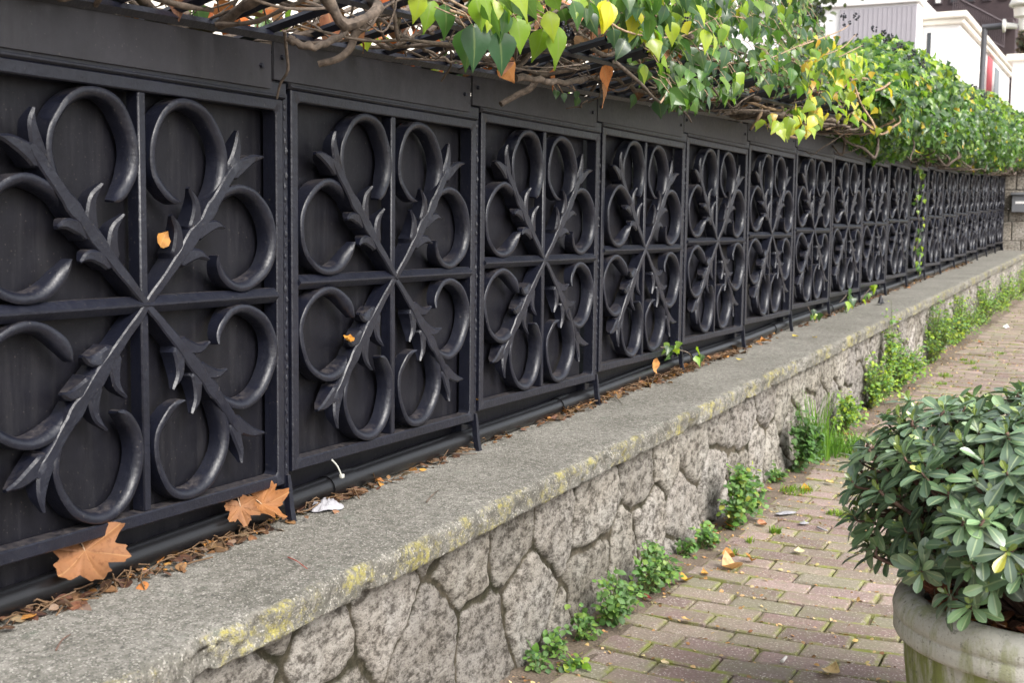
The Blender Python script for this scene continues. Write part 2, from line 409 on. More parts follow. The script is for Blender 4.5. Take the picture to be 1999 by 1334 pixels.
# ------------------------------------------------------------------ low stone wall with its coping
YA = np.concatenate([np.arange(-1.2, 6.0, .0062), np.arange(6.0, 16.41, .011)])
wall = thing('stone_wall', (0, 0, 0), 'low rough grey stone wall under the black fence, topped by a worn lichened concrete coping', 'wall')
def masonry_field(Y, Z):
    """stone id border distance etc for points (Y along, Z up 0..0.45)"""
    wy = Y+.035*(fbm(Y*9, Z*9, 5)-.5)*2; wz = Z+.035*(fbm(Y*9, Z*9, 9)-.5)*2
    sy = .30; rows = 2; rz = .235
    iy = np.floor(wy/sy); iz = np.floor(wz/rz)
    d1 = np.full(Y.shape, 9.); d2 = np.full(Y.shape, 9.); idn = np.zeros(Y.shape)
    for a in (-2, -1, 0, 1, 2):
        for c in (-2, -1, 0, 1, 2):
            cy = iy+a; cz = iz+c
            off = np.where(np.mod(cz, 2) == 0, 0, .5)
            py = (cy+off+.5+.62*(hashn(cy, cz, 1)-.5))*sy; pz = (cz+.5+.62*(hashn(cy, cz, 2)-.5))*rz
            d = np.hypot(wy-py, (wz-pz)*.95)
            nid = hashn(cy, cz, 3)
            m = d < d1
            d2 = np.where(m, d1, np.minimum(d2, d)); idn = np.where(m, nid, idn); d1 = np.where(m, d, d1)
    return (d2-d1)*.5, idn
def build_masonry():
    nz = 58; Zr = np.linspace(-.05, .448, nz)
    Y, Z = np.meshgrid(YA, Zr, indexing='ij')
    bd, idn = masonry_field(Y, Z)
    bd = bd+.006*(vnoise(Y*60, Z*60, 3)-.5)
    joint = 1-np.clip((bd-.0035-.0015*np.clip((Y-2)/4, 0, 1))/.0065, 0, 1)
    stone = 1-np.exp(-np.maximum(bd-.004, 0)/.008)
    X = X_BASE-.016+.018*stone-.004*np.exp(-((bd-.0065)/.0026)**2)+.008*(idn-.5)*stone
    pit = np.clip(.46-fbm(Y*22, Z*34, 12, 4), 0, 1)
    rough = (fbm(Y*9, Z*13, 2, 5)-.48)*.009-pit*.022+(vnoise(Y*120, Z*100, 6)-.5)*.004
    X = X+rough*(.15+.85*stone)
    X = X+.02*np.clip(1-Z/.09, 0, 1)**2                       # mortar toe at the foot
    T = np.stack([.78+.40*idn, .77+.40*idn, .77+.40*idn-.05*np.mod(idn*7.3, 1)], -1)
    ny = len(YA); i = np.arange(ny-1)[:, None]*nz+np.arange(nz-1)[None]
    F = np.stack([i, i+nz, i+nz+1, i+1], -1).reshape(-1, 4)
    b = MB(); b.add(np.stack([X, Y, SL*Y+Z], -1).reshape(-1, 3), [F], T.reshape(-1, 3), joint.ravel())
    # rear face, so the wall is a solid body
    y0, y1 = YA[0], YA[-1]
    for (ya, yb) in ((y0, y1),):
        V = [(-.16, ya, SL*ya-.05), (-.16, yb, SL*yb-.05), (-.16, yb, SL*yb+.44), (-.16, ya, SL*ya+.44), (X_BASE-.03, ya, SL*ya-.05), (X_BASE-.03, ya, SL*ya+.44), (X_BASE-.03, yb, SL*yb-.05), (X_BASE-.03, yb, SL*yb+.44)]
        b.add(V, [(0, 3, 2, 1), (0, 4, 5, 3), (1, 2, 7, 6)], (1, 1, 1), 0)
    return b.build('masonry', M_STONE, wall)
build_masonry()
def build_coping():
    xe, zt, zd = .345, 0.0, -.067
    prof = [(x, zt, 0.0) for x in np.linspace(-.2, .2, 12)]+[(x, zt, .0) for x in np.linspace(.215, .325, 9)]
    prof += [(.333, -.0015, .25), (.339, -.005, .55), (.343, -.010, .8), (.345, -.018, 1)]+[(.345-.004*t, -.018-.046*t, 1.0) for t in np.linspace(.14, 1, 7)]+[(.334, zd-.001, 1), (.31, zd, .6), (.27, zd, 0)]
    P = np.array(prof); k = len(P); ny = len(YA)
    Y = np.repeat(YA[:, None], k, 1); X = np.repeat(P[None, :, 0], ny, 0); Z = np.repeat(P[None, :, 1], ny, 0); A = np.repeat(P[None, :, 2], ny, 0)
    edge = np.clip((X-.26)/.08, 0, 1)
    s = np.cumsum(np.r_[0, np.hypot(np.diff(P[:, 0]), np.diff(P[:, 1]))])[None]
    lo = (fbm(Y*3.2, s*3, 1, 3)-.45)*.010; hi = (fbm(Y*38, s*38, 4, 4)-.47)*.020; chip = np.clip(fbm(Y*11, s*9, 8, 3)-.53, 0, 1)*.14
    X = X+edge*(lo+hi-chip*edge)
    Z = Z+(fbm(Y*18, X*18, 2, 4)-.47)*.004+(fbm(Y*2.0, X*3, 7, 2)-.4)*.006-edge*chip*.35*(P[None, :, 1] > -.02)+(hi*.9+lo*.3)*(P[None, :, 1] < -.03)
    i = np.arange(ny-1)[:, None]*k+np.arange(k-1)[None]
    F = np.stack([i, i+1, i+k+1, i+k], -1).reshape(-1, 4)
    A = np.clip(A+np.clip((X-.24)/.1, 0, 1)*.22*(fbm(Y*6, X*9, 5)*1.6), 0, 1)
    b = MB(); b.add(np.stack([X, Y, SL*Y+CAP0+Z], -1).reshape(-1, 3), [F[:, ::-1]], (1, 1, 1), A.ravel())
    for yy, fl in ((YA[0], 0), (YA[-1], 1)):
        z = SL*yy+CAP0; V = [(-.2, yy, z), (.33, yy, z-.004), (.343, yy, z-.066), (-.2, yy, z-.067)]
        b.add(V, [(0, 1, 2, 3) if fl else (3, 2, 1, 0)])
    b.add([(-.2, YA[0], SL*YA[0]+CAP0-.067), (-.2, YA[-1], SL*YA[-1]+CAP0-.067), (-.2, YA[-1], SL*YA[-1]+CAP0), (-.2, YA[0], SL*YA[0]+CAP0)], [(0, 1, 2, 3)])
    return b.build('coping', M_COP, wall)
build_coping()

# ------------------------------------------------------------------ fence panels
def sweep_bar(b, path, h, x0, x1, ch, k=0, bev=None):
    """flat bar standing edge-on: path in the (along, up) plane, half thickness h, depth x0..x1"""
    P = np.asarray(path, float); n = len(P); T = np.gradient(P, axis=0); T /= np.linalg.norm(T, axis=1)[:, None]+1e-9
    N = np.stack([-T[:, 1], T[:, 0]], -1); h = np.broadcast_to(np.asarray(h, float), (n,)); x0 = np.broadcast_to(np.asarray(x0, float), (n,)); x1 = np.broadcast_to(np.asarray(x1, float), (n,))
    c = np.minimum(ch, h*.98)
    prof = [(-h, x0), (-h, x1-c), (-h+c, x1), (h-c, x1), (h, x1-c), (h, x0)]
    if bev is not None:                    # cast section: tall outer wall, face sloping down to the inside
        q = bev; w = np.minimum(.0022, h*.4)
        prof = [(-q*h, x0), (-q*h, x1-w), (-q*(h-w), x1), (-q*(h*.1), x1+.0008), (q*h*.55, x1-.004), (q*h, x1-.013), (q*h, x0)]
    V = np.stack([np.stack([xx, P[:, 0]+N[:, 0]*o, P[:, 1]+N[:, 1]*o], -1) for o, xx in prof], 1).reshape(-1, 3)
    m = len(prof); i = np.arange(n-1)[:, None]*m; j = np.arange(m)[None]; j2 = (j+1) % m
    F = np.stack([i+j, i+j2, i+m+j2, i+m+j], -1).reshape(-1, 4)
    b.add(V, [F, np.array([list(range(m))[::-1]]), np.array([[(n-1)*m+q for q in range(m)]])])
HW = .484*W                                # half outer size of the frame
RING = catmull([(.195, .195), (.222, .225), (.245, .268), (.258, .318), (.247, .365), (.217, .408), (.178, .433), (.137, .442), (.098, .436), (.064, .412), (.038, .368), (.028, .325), (.034, .285), (.054, .254), (.080, .232), (.104, .222)], 4)*W
HR = np.interp(np.linspace(0, 1, len(RING)), [0, .08, .2, .78, .90, .96, 1], [.015, .0115, .0108, .0108, .0125, .0085, .0024])
def flip(b, sx, sz):
    """mirror everything gathered in b; reverse the faces when one axis flips"""
    for v in b.V: v[:, 1] *= sx; v[:, 2] *= sz
    if sx*sz < 0: b.F = {k: [f[:, ::-1] for f in L] for k, L in b.F.items()}
    return b
def jig(b, amp, seed):
    for v in b.V: v += amp*np.sin(v[:, [1, 2, 0]]*61+seed)*np.cos(v[:, [2, 0, 1]]*47+seed*2)
    return b
def scroll_mesh(side, sx, sz):
    b = MB(); P = RING[:, ::-1] if side else RING
    sweep_bar(b, P, HR, np.interp(np.linspace(0, 1, len(P)), [0, .80, 1], [-.037, -.037, -.012]), np.interp(np.linspace(0, 1, len(P)), [0, .1, .8, 1], [.004, .003, .003, .012]), .0022, 0, -1 if side else 1)
    if side: b.F = {k: L for k, L in b.F.items()}
    me = jig(flip(b, sx, sz), .0012, sx+2*sz+4*side).mesh('scroll', True, 42)
    me.materials.append(M_IRON); return me
def spike(b, base, tip, d, h0=.027):
    base = np.array(base)*W; tip = np.array(tip)*W; d = np.array(d)
    mid = base+(tip-base)*.55+d*.012
    P = catmull([base-d*.018, base+(tip-base)*.15-d*.002, mid, tip], 4); n = len(P); t = np.linspace(0, 1, n)
    sweep_bar(b, P, np.interp(t, [0, .25, .7, 1], [.007, h0*.70, .0098, .0028]), np.interp(t, [0, .35, .75, 1], [-.037, -.034, -.018, -.001]), np.interp(t, [0, .3, 1], [.002, .005, .010]), .0045)
def branch_mesh(sx, sz):
    b = MB(); d = np.array([.707, .707])
    P = catmull([(.0, .0), (.06, .058), (.13, .128), (.20, .20), (.245, .25), (.285, .298), (.312, .325)], 4)*W
    n = len(P); t = np.linspace(0, 1, n)
    sweep_bar(b, P, np.interp(t, [0, .3, .36, .46, .52, .58, .9, 1], [.009, .0125, .018, .012, .018, .0125, .012, .006]), -.037, np.interp(t, [0, .1, .5, 1], [.004, .006, .007, .006]), .0030)
    for base, tips in (((.105, .103), ((.072, .194), (.194, .095))), ((.163, .161), ((.131, .256), (.252, .167))), ((.288, .300), ((.302, .396), (.392, .338)))):
        for tp in tips: spike(b, base, tp, d)
    me = jig(flip(b, sx, sz), .0014, sx*2+sz).mesh('branch', True, 42); me.materials.append(M_IRON); return me
SCROLLS = [scroll_mesh(s, sx, sz) for s in (0, 1) for sx in (1, -1) for sz in (1, -1)]
for i, me in enumerate(SCROLLS):            # swapped axes turn the faces inside out: put them right
    bm_ = None
import bmesh
def fix(me):
    bm = bmesh.new(); bm.from_mesh(me); bmesh.ops.recalc_face_normals(bm, faces=bm.faces); bm.to_mesh(me); bm.free(); return me
BRANCHES = [branch_mesh(sx, sz) for sx in (1, -1) for sz in (1, -1)]
for me in SCROLLS+BRANCHES: fix(me)
def frame_mesh():
    b = MB(); o = HW; i = .456*W; r = .012; inner = []; outer = []
    for (sx, sz, a0) in ((1, 1, 0), (-1, 1, 90), (-1, -1, 180), (1, -1, 270)):
        for k in range(5):
            a = R(a0+k*22.5); inner.append((sx*(i-r)+r*math.cos(a), sz*(i-r)+r*math.sin(a)))
            outer.append((sx*o, sz*o) if k == 2 else (sx*o, sz*(o-.02+.01*k)) if (k < 2) == (sx*sz > 0) else (sx*(o-.01*abs(k-2)), sz*o))
    # outer ring ordered like the inner one
    outer = []
    for (sx, sz, a0) in ((1, 1, 0), (-1, 1, 90), (-1, -1, 180), (1, -1, 270)):
        for k in range(5):
            a = R(a0+k*22.5); c, s_ = math.cos(a), math.sin(a); q = max(abs(c), abs(s_)); outer.append((sx*(o-.02)+.02*c/q, sz*(o-.02)+.02*s_/q))
    n = len(inner); I = np.array(inner); O = np.array(outer)
    c = .0025
    rings = [(O, -.037), (O, -c), (O*(1-c/o), 0.0), (I*(1+c/i), 0.0), (I, -c), (I, -.037)]
    V = np.concatenate([np.c_[np.full(n, x), Q] for Q, x in rings]); F = []
    for k in range(6):
        for j in range(n): F.append((k*n+j, k*n+(j+1) % n, ((k+1) % 6)*n+(j+1) % n, ((k+1) % 6)*n+j))
    b.add(V, F); me = b.mesh('frame', True, 40); me.materials.append(M_IRON); return fix(me)
FRAME = frame_mesh()
def one(name, fn, m, sharp=40):
    b = MB(); fn(b); me = b.mesh(name, True, sharp); me.materials.append(m); return fix(me)
VBAR = one('vertical_bar', lambda b: b.box(-.037, -.004, -.0105, .0105, -.457*W, .457*W, ch=.003), M_IRON)
def hbar(b):
    h = .0165; P = [(-.03, -h), (-.008, -h), (.006, -.002), (.006, .002), (-.008, h), (-.03, h)]
    V = [(x, y, z) for y in (-.457*W, .457*W) for x, z in P]
    b.add(V, [(j, (j+1) % 6, 6+(j+1) % 6, 6+j) for j in range(6)]+[tuple(range(6))[::-1], tuple(range(6, 12))])
HBAR = one('horizontal_bar', hbar, M_IRON)
SHEET_FULL = one('backing_sheet', lambda b: b.box(-.052, -.048, -.475*W, .475*W, -.49*W, .47*W), M_SHEET)
SHEET_GAP = one('backing_sheet', lambda b: b.box(-.052, -.048, -.475*W, .446*W, -.49*W, .47*W), M_SHEET)
DARK_STRIP = one('added_dark_strip', lambda b: b.box(-.0745, -.0705, -.475*W, .475*W, -.575*W, -.478*W), M_SHEET)  # added dark strip, blocks the bright garden showing behind the pipe
def twosheets(b):
    b.box(-.052, -.048, -.475*W, -.035*W, -.49*W, .47*W); b.box(-.0525, -.0485, -.022*W, .466*W, -.49*W, .47*W)
SHEET_SPLIT = one('backing_sheet', twosheets, M_SHEET)
def strip(b):
    y0, y1 = -.566*W, .4245*W
    V = []
    for x in (.0035, .0095):
        V += [(x, y0, .500*W), (x, y1, .505*W), (x, y1, .610*W), (x, y0, .598*W)]
    b.add(V, [(0, 3, 2, 1), (4, 5, 6, 7), (0, 1, 5, 4), (1, 2, 6, 5), (2, 3, 7, 6), (3, 0, 4, 7)])
STRIP = one('cover_strip', strip, M_STRIP)
TRAIL = one('top_rail', lambda b: (b.box(-.045, .003, -.495*W, .495*W, .4845*W, .527*W, ch=.004), b.box(-.03, .0045, -.49*W, .49*W, .487*W, .495*W, ch=.002)), M_IRON)
def bolt(b):
    th = np.arange(6)*math.pi/3
    V = [(.009, .0065*math.cos(a), .0065*math.sin(a)) for a in th]+[(.0155, .0055*math.cos(a), .0055*math.sin(a)) for a in th]
    b.add(V, [(j, (j+1) % 6, 6+(j+1) % 6, 6+j) for j in range(6)]+[tuple(range(6, 12))])
BOLT = one('bolt', bolt, M_IRON)
def post(b):
    b.box(-.080, -.0385, .5*W-.019, .5*W+.019, -.575*W, .60*W, ch=.003)
    b.box(-.045, -.006, .5*W-.0075, .5*W+.0075, -.50*W, .50*W)
    for k in range(34):                      # weld beads down the seam
        z = (-.47+.94*k/33)*W+random.uniform(-.004, .004); r = random.uniform(.004, .0085)
        th = np.arange(6)*math.pi/3; yo = .5*W+random.uniform(-.003, .003)
        V = [(-.005, yo+r*.7*math.cos(a), z+r*1.6*math.sin(a)) for a in th]+[(-.001+random.uniform(-.002, .001), yo, z)]
        b.add(V, [(j, (j+1) % 6, 6) for j in range(6)])
POST = one('post', post, M_IRON)
def foot(b):
    P = np.array([(.0, -.462*W), (.004, -.49*W), (.008, -.54*W), (.017, -.592*W)])
    for (xa, za), (xb, zb) in zip(P[:-1], P[1:]):
        pass
    V = []
    for (x, z), w in zip(P, (.005, .0065, .0075, .009)):
        V += [(x-.016, .5*W-w, z), (x, .5*W-w, z), (x, .5*W+w, z), (x-.016, .5*W+w, z)]
    F = [(k*4+j, k*4+(j+1) % 4, k*4+4+(j+1) % 4, k*4+4+j) for k in range(3) for j in range(4)]+[(0, 1, 2, 3), (15, 14, 13, 12)]
    b.add(V, F)
FOOT = one('foot_strap', foot, M_IRON, 60)

ORD = ['first', 'second', 'third', 'fourth', 'fifth', 'sixth', 'seventh', 'eighth', 'ninth', 'tenth', 'eleventh', 'twelfth', 'thirteenth', 'fourteenth', 'fifteenth', 'sixteenth', 'seventeenth', 'eighteenth']
PL = {0: 'black scrollwork fence panel nearest the viewer, cut off by the left edge',
      1: 'second black scrollwork fence panel from the left, first one seen whole',
      2: 'third black scrollwork fence panel from the left, above the orange leaf on the coping',
      3: 'fourth black scrollwork fence panel from the left, with an orange leaf hanging under its frame',
      9: 'tenth black scrollwork fence panel from the left, with thin ivy creeping up its front',
      17: 'last and farthest black scrollwork fence panel, ending at the stone pillar'}
def build_panel():
    t = thing('fence_panel', (0, -W/2, zc(0)), PL[0], 'fence panel', 'scrollwork panels of the black iron fence')
    def ch(name, me, par=t, loc=None):
        o = link(bpy.data.objects.new(name, me), par)
        if loc is not None: o.location = loc
        return o
    ch('frame', FRAME); ch('backing_sheet', SHEET_FULL); ch('added_dark_strip', DARK_STRIP); ch('vertical_bar', VBAR); ch('horizontal_bar', HBAR)
    for me in SCROLLS: ch('scroll', me)
    for me in BRANCHES: ch('branch', me)
    s = ch('cover_strip', STRIP); ch('bolt', BOLT, s, (0, -.535*W, .556*W)); ch('bolt', BOLT, s, (0, .385*W, .556*W))
    ch('top_rail', TRAIL); ch('post', POST); ch('foot_strap', FOOT)
    return t
def dup(o, parent=None):
    c = o.copy(); col.objects.link(c); c.parent = parent
    for k in o.children: dup(k, c)
    return c
panel0 = build_panel(); PANELS = [panel0]
for n in range(1, 18):
    p = dup(panel0); p.location = (0, (n-.5)*W, zc(n)); PANELS.append(p)
    p['label'] = PL.get(n, ORD[n]+' black scrollwork fence panel counted along the fence from the left')
    p.rotation_euler = (0, 0, rng.normal(0, .002))
    for k in p.children:
        if k.name.startswith(('scroll', 'branch')): k.rotation_euler = (rng.normal(0, .008), rng.normal(0, .006), rng.normal(0, .006)); k.location = rng.normal(0, .0012, 3)
    if n >= 2:
        for k in p.children:
            if k.name.startswith('backing_sheet'): k.data = SHEET_SPLIT if n > 2 else SHEET_GAP
# post that closes the fence at its near end is outside the picture; the far one meets the pillar
bp = MB(); bp.box(-.08, -.006, 17*W+.012, 17*W+.06, zcap(17*W)-.005, zc(17)+.6*W, ch=.004); bp.box(-.09, .012, 17*W+.004, 17*W+.07, zcap(17*W)-.004, zcap(17*W)+.01, ch=.003); bp.box(-.084, -.002, 17*W+.008, 17*W+.064, zc(17)+.6*W, zc(17)+.62*W, ch=.003)
tag(bp.build('end_post', M_IRON, sharp=40), 'plain black square post where the fence ends against the stone pillar', 'post')

# pipe along the foot of the fence
def pipe():
    t = thing('drain_pipe', (0, 0, 0), 'black plastic pipe lying on the coping behind the foot of the fence', 'pipe')
    ys = np.arange(-1.1, 15.4, 1.35)
    for i, y in enumerate(ys[:-1]):
        b = MB(); yy = np.linspace(y, ys[i+1]-.004, 14); z = zcap(yy)+.031+.003*np.sin(yy*3)
        b.tube(np.c_[-.043+.004*np.sin(yy*2.1), yy, z], .027, 14); b.build('pipe_length', M_PIPE, t, sharp=50)
        b = MB(); yy = np.linspace(ys[i+1]-.05, ys[i+1]+.05, 4); b.tube(np.c_[-.043+.004*np.sin(yy*2.1), yy, zcap(yy)+.031+.003*np.sin(yy*3)], [.0305, .031, .031, .0305], 14); b.build('coupling', M_PIPE, t, sharp=50)
pipe()

# ------------------------------------------------------------------ leaf templates
def leaf_template(rows, fold=.18, droop=.25, wav=0.0):
    """rows of (y, half width); three vertices per row; x across, y along, z out of the face"""
    V = []; Mk = []
    for i, (y, w) in enumerate(rows):
        z = -droop*y*y
        for s in (-1, -.5, 0, .5, 1):
            yy = y-(.08 if (i == 0 and abs(s) == 1) else 0)
            V.append((s*w, yy, z+fold*w*abs(s)+wav*math.sin(y*9+s*2)*abs(s))); Mk.append(abs(s))
    F = [(i*5+k, i*5+k+1, i*5+k+6, i*5+k+5) for i in range(len(rows)-1) for k in range(4)]
    V = np.array(V); V[:, 1] -= 0.0
    return V, [np.array(F)], np.array(Mk)
T_IVY = [leaf_template([(0, .03), (.02, .24), (.12, .36), (.28, .40), (.48, .32), (.70, .18), (.88, .06), (1, .004)], f, d, w) for f, d, w in ((.22, .2, .02), (-.15, .35, .03), (.4, .1, .0))]
T_IVYN = [leaf_template([(0, .03), (.02, .28), (.10, .42), (.22, .44), (.36, .32), (.55, .22), (.80, .09), (1, .004)], f, d, w) for f, d, w in ((.2, .25, .03), (-.2, .3, .02))]
T_OBO = [leaf_template([(0, .025), (.2, .06), (.45, .15), (.68, .21), (.85, .185), (.95, .10), (1, .01)], f, d, 0) for f, d in ((.25, .22), (.1, .45), (.35, .05))]
T_RND = [leaf_template([(0, .02), (.15, .26), (.42, .40), (.7, .32), (.9, .13), (1, .01)], f, d, 0) for f, d in ((.25, .2), (-.1, .3))]

def put_leaves(b, temps, pos, along, normal, size, tints, jit=.0):
    pos = np.asarray(pos); n = len(pos); which = rng.integers(0, len(temps), n)
    M = frames(along, normal)*np.asarray(size)[:, None, None]
    for k, (tv, tf, mk) in enumerate(temps):
        m = which == k
        if m.any(): b.scatter(tv, tf, M[m], pos[m], tints[m], mk)
def pick(pal, n, var=.25):
    pal = np.array(pal); t = pal[rng.integers(0, len(pal), n)]
    return np.clip(t*rng.uniform(1-var, 1+var, (n, 1))*rng.uniform(1-var*.3, 1+var*.3, (n, 3)), 0, 1)
G_IVY = [(.045, .100, .025), (.06, .135, .03), (.085, .17, .035), (.035, .080, .035), (.055, .11, .045), (.13, .22, .035)]
G_LIME = [(.22, .33, .03), (.30, .38, .035), (.16, .28, .03)]
G_YEL = [(.50, .42, .03), (.52, .46, .05), (.38, .40, .035), (.46, .30, .03), (.30, .38, .04)]
G_BROWN = [(.20, .10, .055), (.28, .14, .07), (.16, .085, .05), (.34, .15, .06)]
G_WEED = [(.10, .20, .05), (.08, .165, .048), (.14, .27, .055), (.06, .125, .04), (.18, .29, .06), (.12, .22, .07)]
G_SHRUB = [(.085, .145, .080), (.10, .168, .086), (.074, .126, .072), (.12, .19, .09)]

# ------------------------------------------------------------------ grille leaning out over the fence
TAN = math.tan(R(13))
def zgr(x, y): return ztop(y)+.006+TAN*x
def grille():
    L = 8
    for seg in range(2):
        t = thing('steel_grille', (0, 0, 0), ['black bar grille over the near half of the fence, seen through bare ivy stems', 'black steel bar grille buried under the ivy hedge over the far half of the fence'][seg], 'grille', 'bar grilles on top of the fence')
        y0, y1 = ((-1.0, 5.0), (5.0, 15.3))[seg]
        for x, w in ((.012, .012), (.24, .009)):
            b = MB(); b.tube([(x, y, zgr(x, y)+.004) for y in np.linspace(y0, y1-.01, 6)], w, 4); b.build('rail', M_IRON, t, False)
        yy = np.arange(y0+.03, y1, .15 if seg == 0 else .25); xo = (.33, .18)[seg]
        for y in yy[:95]:
            b = MB(); b.tube([(-.28, y, zgr(-.28, y)+.020), (xo+rng.uniform(-.03, .03), y+rng.normal(0, .006), zgr(xo, y)+.020+rng.normal(0, .004))], .0115, 4); b.build('bar', M_IRON, t, False)
grille()

# ------------------------------------------------------------------ ivy
def vine(b, p, d, length, r0, wob=.35, zlo=None, step=.035, drift=None):
    n = max(4, int(length/step)); P = [np.array(p, float)]; d = norm(np.array(d, float)); w = rng.normal(0, 1, 3)
    for i in range(n):
        w = .75*w+rng.normal(0, .55, 3); d = norm(d+wob*.25*w+(0 if drift is None else np.array(drift)*.08))
        q = P[-1]+d*step
        if zlo is not None:
            z0, z1, x0, x1 = zlo(q[1])
            if q[2] < z0: q[2] = z0; d[2] = abs(d[2])*.6
            if q[2] > z1: q[2] = z1; d[2] = -abs(d[2])*.6
            if q[0] < x0: q[0] = x0; d[0] = abs(d[0])
            if q[0] > x1: q[0] = x1; d[0] = -abs(d[0])
        P.append(q)
    P = catmull(np.array(P)[::2], 3); m = len(P)
    b.tube(P, r0*np.interp(np.linspace(0, 1, m), [0, .7, 1], [1, .75, .35])*(1+.18*np.sin(np.arange(m)*1.7+rng.random()*6)), 6)
    return P
def in_poly(x, y, poly):
    c = np.zeros(len(x), bool); n = len(poly)
    for i in range(n):
        (x1, y1), (x2, y2) = poly[i], poly[(i+1) % n]
        c ^= ((y1 > y) != (y2 > y)) & (x < (x2-x1)*(y-y1)/(y2-y1+1e-9)+x1)
    return c
def sample_poly(poly, n, xr):
    """points filling a real volume: x spread over xr, the rest where the outline of the spray meets that depth"""
    poly = np.array(poly, float); lo = poly.min(0); hi = poly.max(0); out = []
    while len(out) < n:
        u, v = rng.uniform(lo, hi)
        if in_poly(np.array([u]), np.array([v]), poly)[0]: out.append(on_x(u, v, rng.uniform(*xr)))
    return np.array(out)
def hang_dirs(n, out=.5, down=1.0):
    along = np.c_[rng.normal(.25, .35, n)*out, rng.normal(0, .5, n), -down*rng.uniform(.5, 1.1, n)]
    normal = np.c_[rng.normal(.75, .4, n), rng.normal(-.35, .5, n), rng.normal(.45, .4, n)]
    return along, normal
def berries(t, c, k=10, r=.0042, spread=.018):
    b = MB()
    u = rng.normal(0, 1, (k, 3)); u = norm(u)*spread*rng.uniform(.5, 1, (k, 1))
    for p in u: sphere(b, p, r*rng.uniform(.8, 1.15))
    o = b.build('berry_cluster', M_BERRY, t); o.location = Vector(c)-t.location
def sphere(b, c, r, k=6, m=4):
    V = [(0, 0, r)]; 
    for i in range(1, m):
        a = math.pi*i/m
        V += [(r*math.sin(a)*math.cos(2*math.pi*j/k), r*math.sin(a)*math.sin(2*math.pi*j/k), r*math.cos(a)) for j in range(k)]
    V.append((0, 0, -r)); F = [(0, 1+j, 1+(j+1) % k) for j in range(k)]+[(1+i*k+j, 1+(i+1)*k+j, 1+(i+1)*k+(j+1) % k, 1+i*k+(j+1) % k) for i in range(m-2) for j in range(k)]
    F += [(len(V)-1, 1+(m-2)*k+(j+1) % k, 1+(m-2)*k+j) for j in range(k)]
    b.add(np.array(V)+c, F)

